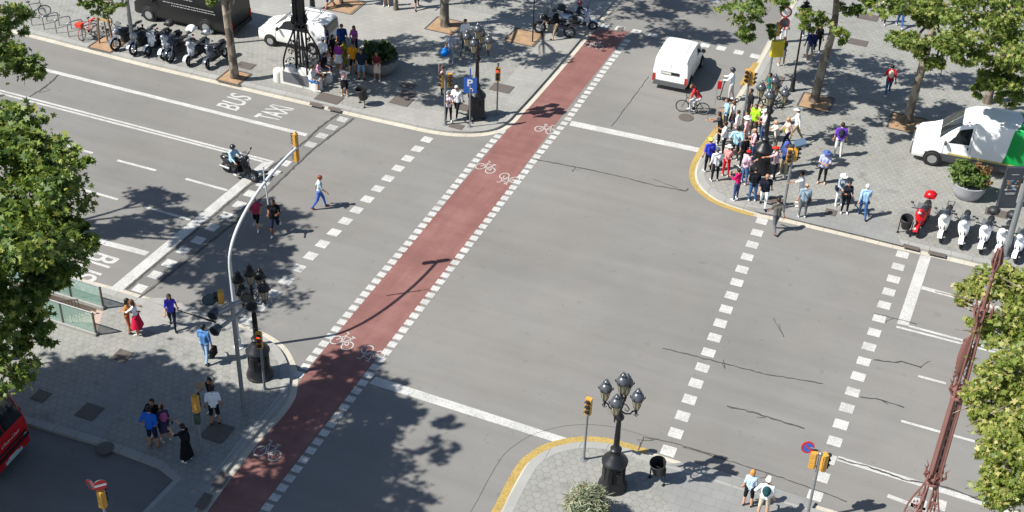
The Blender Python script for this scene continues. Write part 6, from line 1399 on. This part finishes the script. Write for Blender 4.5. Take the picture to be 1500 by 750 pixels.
# trees out of the picture that shade the left corner and the lanes
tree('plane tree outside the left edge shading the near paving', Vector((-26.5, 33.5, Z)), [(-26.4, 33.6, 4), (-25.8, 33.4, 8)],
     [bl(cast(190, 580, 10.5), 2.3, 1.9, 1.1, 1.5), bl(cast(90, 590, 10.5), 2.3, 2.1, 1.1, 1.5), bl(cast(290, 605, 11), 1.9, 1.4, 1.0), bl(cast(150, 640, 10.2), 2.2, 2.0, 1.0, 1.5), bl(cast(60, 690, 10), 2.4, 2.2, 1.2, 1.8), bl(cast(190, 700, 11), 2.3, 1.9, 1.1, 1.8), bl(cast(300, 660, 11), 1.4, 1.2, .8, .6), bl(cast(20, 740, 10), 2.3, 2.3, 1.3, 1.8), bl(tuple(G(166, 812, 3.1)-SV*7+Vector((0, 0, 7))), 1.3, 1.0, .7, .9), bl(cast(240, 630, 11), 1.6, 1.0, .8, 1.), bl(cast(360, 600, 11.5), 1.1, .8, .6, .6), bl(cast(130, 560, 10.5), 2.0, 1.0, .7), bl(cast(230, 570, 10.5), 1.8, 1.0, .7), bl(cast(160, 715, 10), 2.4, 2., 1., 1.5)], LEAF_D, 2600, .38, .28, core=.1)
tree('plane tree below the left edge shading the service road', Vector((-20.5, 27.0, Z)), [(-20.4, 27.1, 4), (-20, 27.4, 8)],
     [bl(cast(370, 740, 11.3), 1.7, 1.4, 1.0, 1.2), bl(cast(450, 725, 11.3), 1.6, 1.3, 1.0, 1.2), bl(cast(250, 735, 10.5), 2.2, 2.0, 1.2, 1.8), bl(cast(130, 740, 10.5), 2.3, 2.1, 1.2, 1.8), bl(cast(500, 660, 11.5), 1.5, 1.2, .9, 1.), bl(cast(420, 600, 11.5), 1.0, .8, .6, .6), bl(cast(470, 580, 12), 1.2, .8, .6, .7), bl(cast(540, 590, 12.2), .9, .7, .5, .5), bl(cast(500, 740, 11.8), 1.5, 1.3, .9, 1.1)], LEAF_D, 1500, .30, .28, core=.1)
tree('plane tree with a leafy branch hanging into the top left corner', Vector((-25.5, 45.5, Z)), [(-25.3, 45.6, 4), (-24.6, 46, 8)],
     [bl(at(14, 30, 10.), .8, .9, .6, .6), bl(at(8, 82, 9.6), .7, .8, .6, .6), bl(at(48, 100, 9.6), .62, .5, .45, .42), bl(at(-40, 60, 10.2), 2.0, 2.0, 1.4), bl(at(-90, 130, 10.5), 2.2, 2.2, 1.5), bl(cast(230, 288, 9.8), 1.2, .8, .5, .7), bl(cast(210, 330, 10), 1.3, .8, .5, .7), bl(cast(300, 350, 12), 1.6, 1.1, .7), bl(cast(255, 312, 10.5), 1.1, .7, .4, .6), bl(cast(330, 385, 12.8), 1.3, .9, .5, .8), bl(cast(170, 340, 10), 1.0, .6, .4, .5), bl(cast(420, 322, 12.5), 1.3, .8, .5, .8), bl(cast(360, 345, 12.5), 1.3, .9, .5, .8), bl(cast(390, 390, 13), 1.3, .9, .6, .8), bl(cast(340, 420, 13), 1.2, .8, .5, .6), bl(cast(270, 400, 11.5), 1.0, .8, .5, .6)], LEAF_M, 1300, .21, .28)
# far left corner
tree('straight plane trunk beside the row of parked motorbikes', G(344, 114, Z), [at(340, 80, 1.6), (G(344, 114).x-.15, G(344, 114).y, 5.4), (G(344, 114).x-.1, G(344, 114).y+.2, 7.5)],
     [bl(cast(560, 85, 9), 1.6, 1.7, 1.0), bl(cast(480, 100, 8.6), 1.4, 1.5, .9), bl(cast(640, 110, 9.5), 1.7, 1.3, .9), bl(cast(600, 70, 9.5), 1.7, 1.2, .8), bl(cast(680, 125, 9.8), 1.2, .9, .6, .7), bl(cast(650, 150, 9.8), .9, .6, .4, .5), bl(cast(570, 110, 9), 1.5, 1., .7), bl(cast(600, 135, 9.5), 1.2, 1.0, .7, .7), bl(cast(540, 130, 8.4), 1.3, 1.0, .8, .8), bl(cast(690, 75, 10), 1.5, 1.3, .9), bl(at(310, -2, 5.2), .35, .35, .3, .25), bl(cast(700, 55, 10), 1.4, 1.3, .8)], LEAF_M, 1100, .22, .24, core=.3)
b2 = G(653, 40, Z)
tree('mottled plane trunk at the top edge in a wide orange pit', b2, [at(651, 20, .9), (b2.x, b2.y+.1, 4.8), (b2.x+.2, b2.y+.2, 7.)],
     [bl(cast(740, 75, 8.), 1.2, 1.0, .7, .8), bl(cast(800, 90, 8.4), 1.3, .9, .7, .8), bl(cast(850, 40, 8.5), 1.6, 1.5, .9), bl(cast(900, 62, 9.), 1.4, 1.0, .7, .8), bl(cast(760, 30, 8.2), 1.6, 1.2, .9), bl(cast(820, 15, 8.8), 1.7, 1.6, 1.0)], LEAF_M, 1100, .22, .3, core=.25)
b3 = Vector((-1.0, 73.5, Z))
tree('plane tree above the top edge shading the road behind the white van', b3, [(-1, 73.6, 4), (-.6, 73.4, 7)],
     [bl(cast(960, 15, 11.), 2.0, 1.7, 1.0), bl(cast(1000, 48, 11.5), 1.8, 1.2, .9), bl(cast(1050, 55, 12), 1.3, .8, .7, .7), bl(cast(940, 60, 11), 1.4, 1.0, .8, .8), bl(cast(1010, 5, 12), 1.8, 1.4, .9), bl(cast(890, 10, 10.5), 1.6, 1.6, .9)], LEAF_M, 1100, .24, .26, core=.25)
bs = G(158, 63, Z)
tree('young slender tree held by wooden stakes', bs, [at(154, 40, .9), (bs.x, bs.y, 2.4), (bs.x, bs.y, 3.2)], [bl(at(150, 8, 3.0), .7, .7, .6, .8), bl(at(128, 0, 3.4), .5, .5, .4, .5), bl(at(165, 0, 3.6), .6, .6, .5, .5)], LEAF_M, 800, .17, .05, group=None, name='young_tree')
for (x, y, lb, r_) in ((580, 14, 'slim dark trunk left of the mottled plane trunk at the top edge', .14), (500, 6, 'slim trunk in the orange earth at the top edge', .12)):
    b_ = G(x, y, Z); tree(lb, b_, [(b_.x, b_.y, 2.), (b_.x, b_.y+.1, 5.)], [(b_.x-.5, b_.y+.5, 7.2, 1.5, 1.5, 1.0), (b_.x+1, b_.y+.8, 7.8, 1.4, 1.4, .9)], LEAF_M, 700, .22, r_)
# right-hand pavement
b4 = G(1192, 150, Z)
tree('forked plane tree at the top of the right pavement beside the lantern post', b4, [(b4.x+.15, b4.y+.1, 2.2), (b4.x+.35, b4.y+.15, 4.3), (b4.x+.2, b4.y+.3, 6.2)],
     [bl(at(1090, 10, 7.5), 1.1, .9, .6, .7), bl(at(1095, 42, 6.6), .4, .5, .6, .35), bl(at(1128, 50, 6.2), .22, .3, .5, .18), bl(at(1140, 2, 7.2), .5, .5, .35, .3), bl(at(1232, 48, 6.), .35, .5, .5, .22), bl(at(1250, 10, 6.8), .7, .6, .3, .3), bl(at(1262, -18, 7.4), 1.0, 1.0, .6, .7), bl(at(1180, -35, 8.2), 1.6, 1.4, .9), bl(cast(1215, 90, 8.), 1.4, 1.1, .7, 1.), bl(cast(1290, 100, 8.2), 1.6, 1.1, .8), bl(cast(1190, 115, 8.2), 1.2, .8, .5, .8), bl(cast(1250, 120, 8.2), 1.6, 1.0, .6), bl(cast(1230, 150, 8.6), 1.3, .8, .5, .8), bl(cast(1290, 145, 8.6), 1.3, .8, .5, .8), bl(cast(1350, 120, 8.6), 1.4, .9, .5, .8)], LEAF_M, 1000, .22, .24, core=.3, reach=3.)
b5 = G(1328, 180, Z)
tree('slim plane tree behind the service van nose, leaves against its upper trunk', b5, [(b5.x+.1, b5.y, 2.5), (b5.x+.25, b5.y+.1, 5.), (b5.x+.3, b5.y+.2, 7.4)],
     [bl(at(1352, 25, 6.6), .7, .7, .6, .5), bl(at(1340, 70, 5.2), .6, .6, .4, .4), bl(at(1372, 92, 4.8), .55, .5, .4, .35), bl(at(1320, 62, 5.4), .4, .4, .35, .3), bl(at(1390, 60, 5.6), .8, .8, .7, .6), bl(at(1385, 10, 7.), 1.2, 1.0, .8), bl(cast(1240, 130, 8), 1.5, 1.0, .7), bl(cast(1210, 165, 7.8), 1.0, .6, .5, .5), bl(cast(1310, 150, 8), 1.3, 1.0, .7), bl(cast(1320, 205, 7), .9, .5, .5, .4), bl(cast(1420, 120, 8.2), 1.4, 1.2, .8), bl(tuple(G(1425, 190, 2.6)-SV*5+Vector((0, 0, 5))), .9, .7, .4, .55), bl(tuple(G(1480, 195, 2.6)-SV*5+Vector((0, 0, 5))), .9, .7, .4, .55)], LEAF_L, 1000, .22, .23, core=.3, reach=3.)
b6 = G(1446, 150, Z)
tree('broad bright plane tree in the top right corner', b6, [(b6.x, b6.y, 2.5), (b6.x+.1, b6.y+.1, 4.6), (b6.x+.2, b6.y+.1, 7.)],
     [bl(at(1430, 25, 7.4), 1.7, 1.5, 1.2), bl(at(1480, 20, 7.2), 1.6, 1.5, 1.2), bl(at(1415, 70, 6.6), 1.0, .9, .8, .8), bl(at(1470, 75, 6.2), 1.2, 1.1, .9), bl(at(1450, 115, 5.), .6, .6, .5, .5), bl(at(1490, 110, 5.2), .9, .8, .6, .7), bl(at(1440, 130, 4.), .5, .5, .4, .35), bl(at(1480, 140, 3.8), .7, .6, .5, .5), bl(at(1530, 60, 7.), 2.0, 2.0, 1.4), bl(at(1440, -40, 8.4), 2.2, 2.0, 1.4), bl(at(1530, -30, 8.), 2.2, 2.0, 1.4), bl(cast(1440, 205, 8), 1.0, .8, .6, .6), bl(cast(1375, 165, 8.3), .9, .7, .5, .5), bl(cast(1480, 200, 7.5), .9, .8, .5, .5)], LEAF_L, 1200, .22, .22, core=.35, reach=3.)
# near right tree
b7 = G(1640, 900, Z)
tree('sunlit yellow-green plane tree on the right edge behind the red-brown lamp', b7, [(b7.x, b7.y, 3), (b7.x-.3, b7.y+.6, 6), (b7.x-.5, b7.y+1, 8.5)],
     [bl(at(1462, 415, 9.4), .75, .7, .6, .6), bl(at(1422, 425, 9.), .45, .4, .4, .3), bl(at(1408, 440, 8.8), .25, .2, .2, .1), bl(at(1490, 420, 9.4), .8, .8, .7, .8), bl(at(1480, 480, 9.4), .85, .8, .7, .8), bl(at(1437, 478, 9.), .4, .4, .3, .25), bl(at(1470, 560, 9.4), .9, .9, .8), bl(at(1428, 572, 9.), .4, .45, .4, .3), bl(at(1440, 610, 9.), .45, .4, .4, .3),
      bl(at(1482, 640, 9.), .85, .8, .7), bl(at(1450, 665, 8.6), .4, .4, .3, .25), bl(at(1478, 715, 8.4), .75, .7, .6), bl(at(1455, 700, 8.5), .3, .3, .3, .15), bl(at(1540, 500, 9.6), 1.7, 1.7, 1.3), bl(at(1540, 640, 9.4), 1.7, 1.7, 1.3), bl(at(1600, 580, 10), 2.0, 2.0, 1.4)], LEAF_Y, 1900, .155, .28, core=.2)
print('people', NP[0])
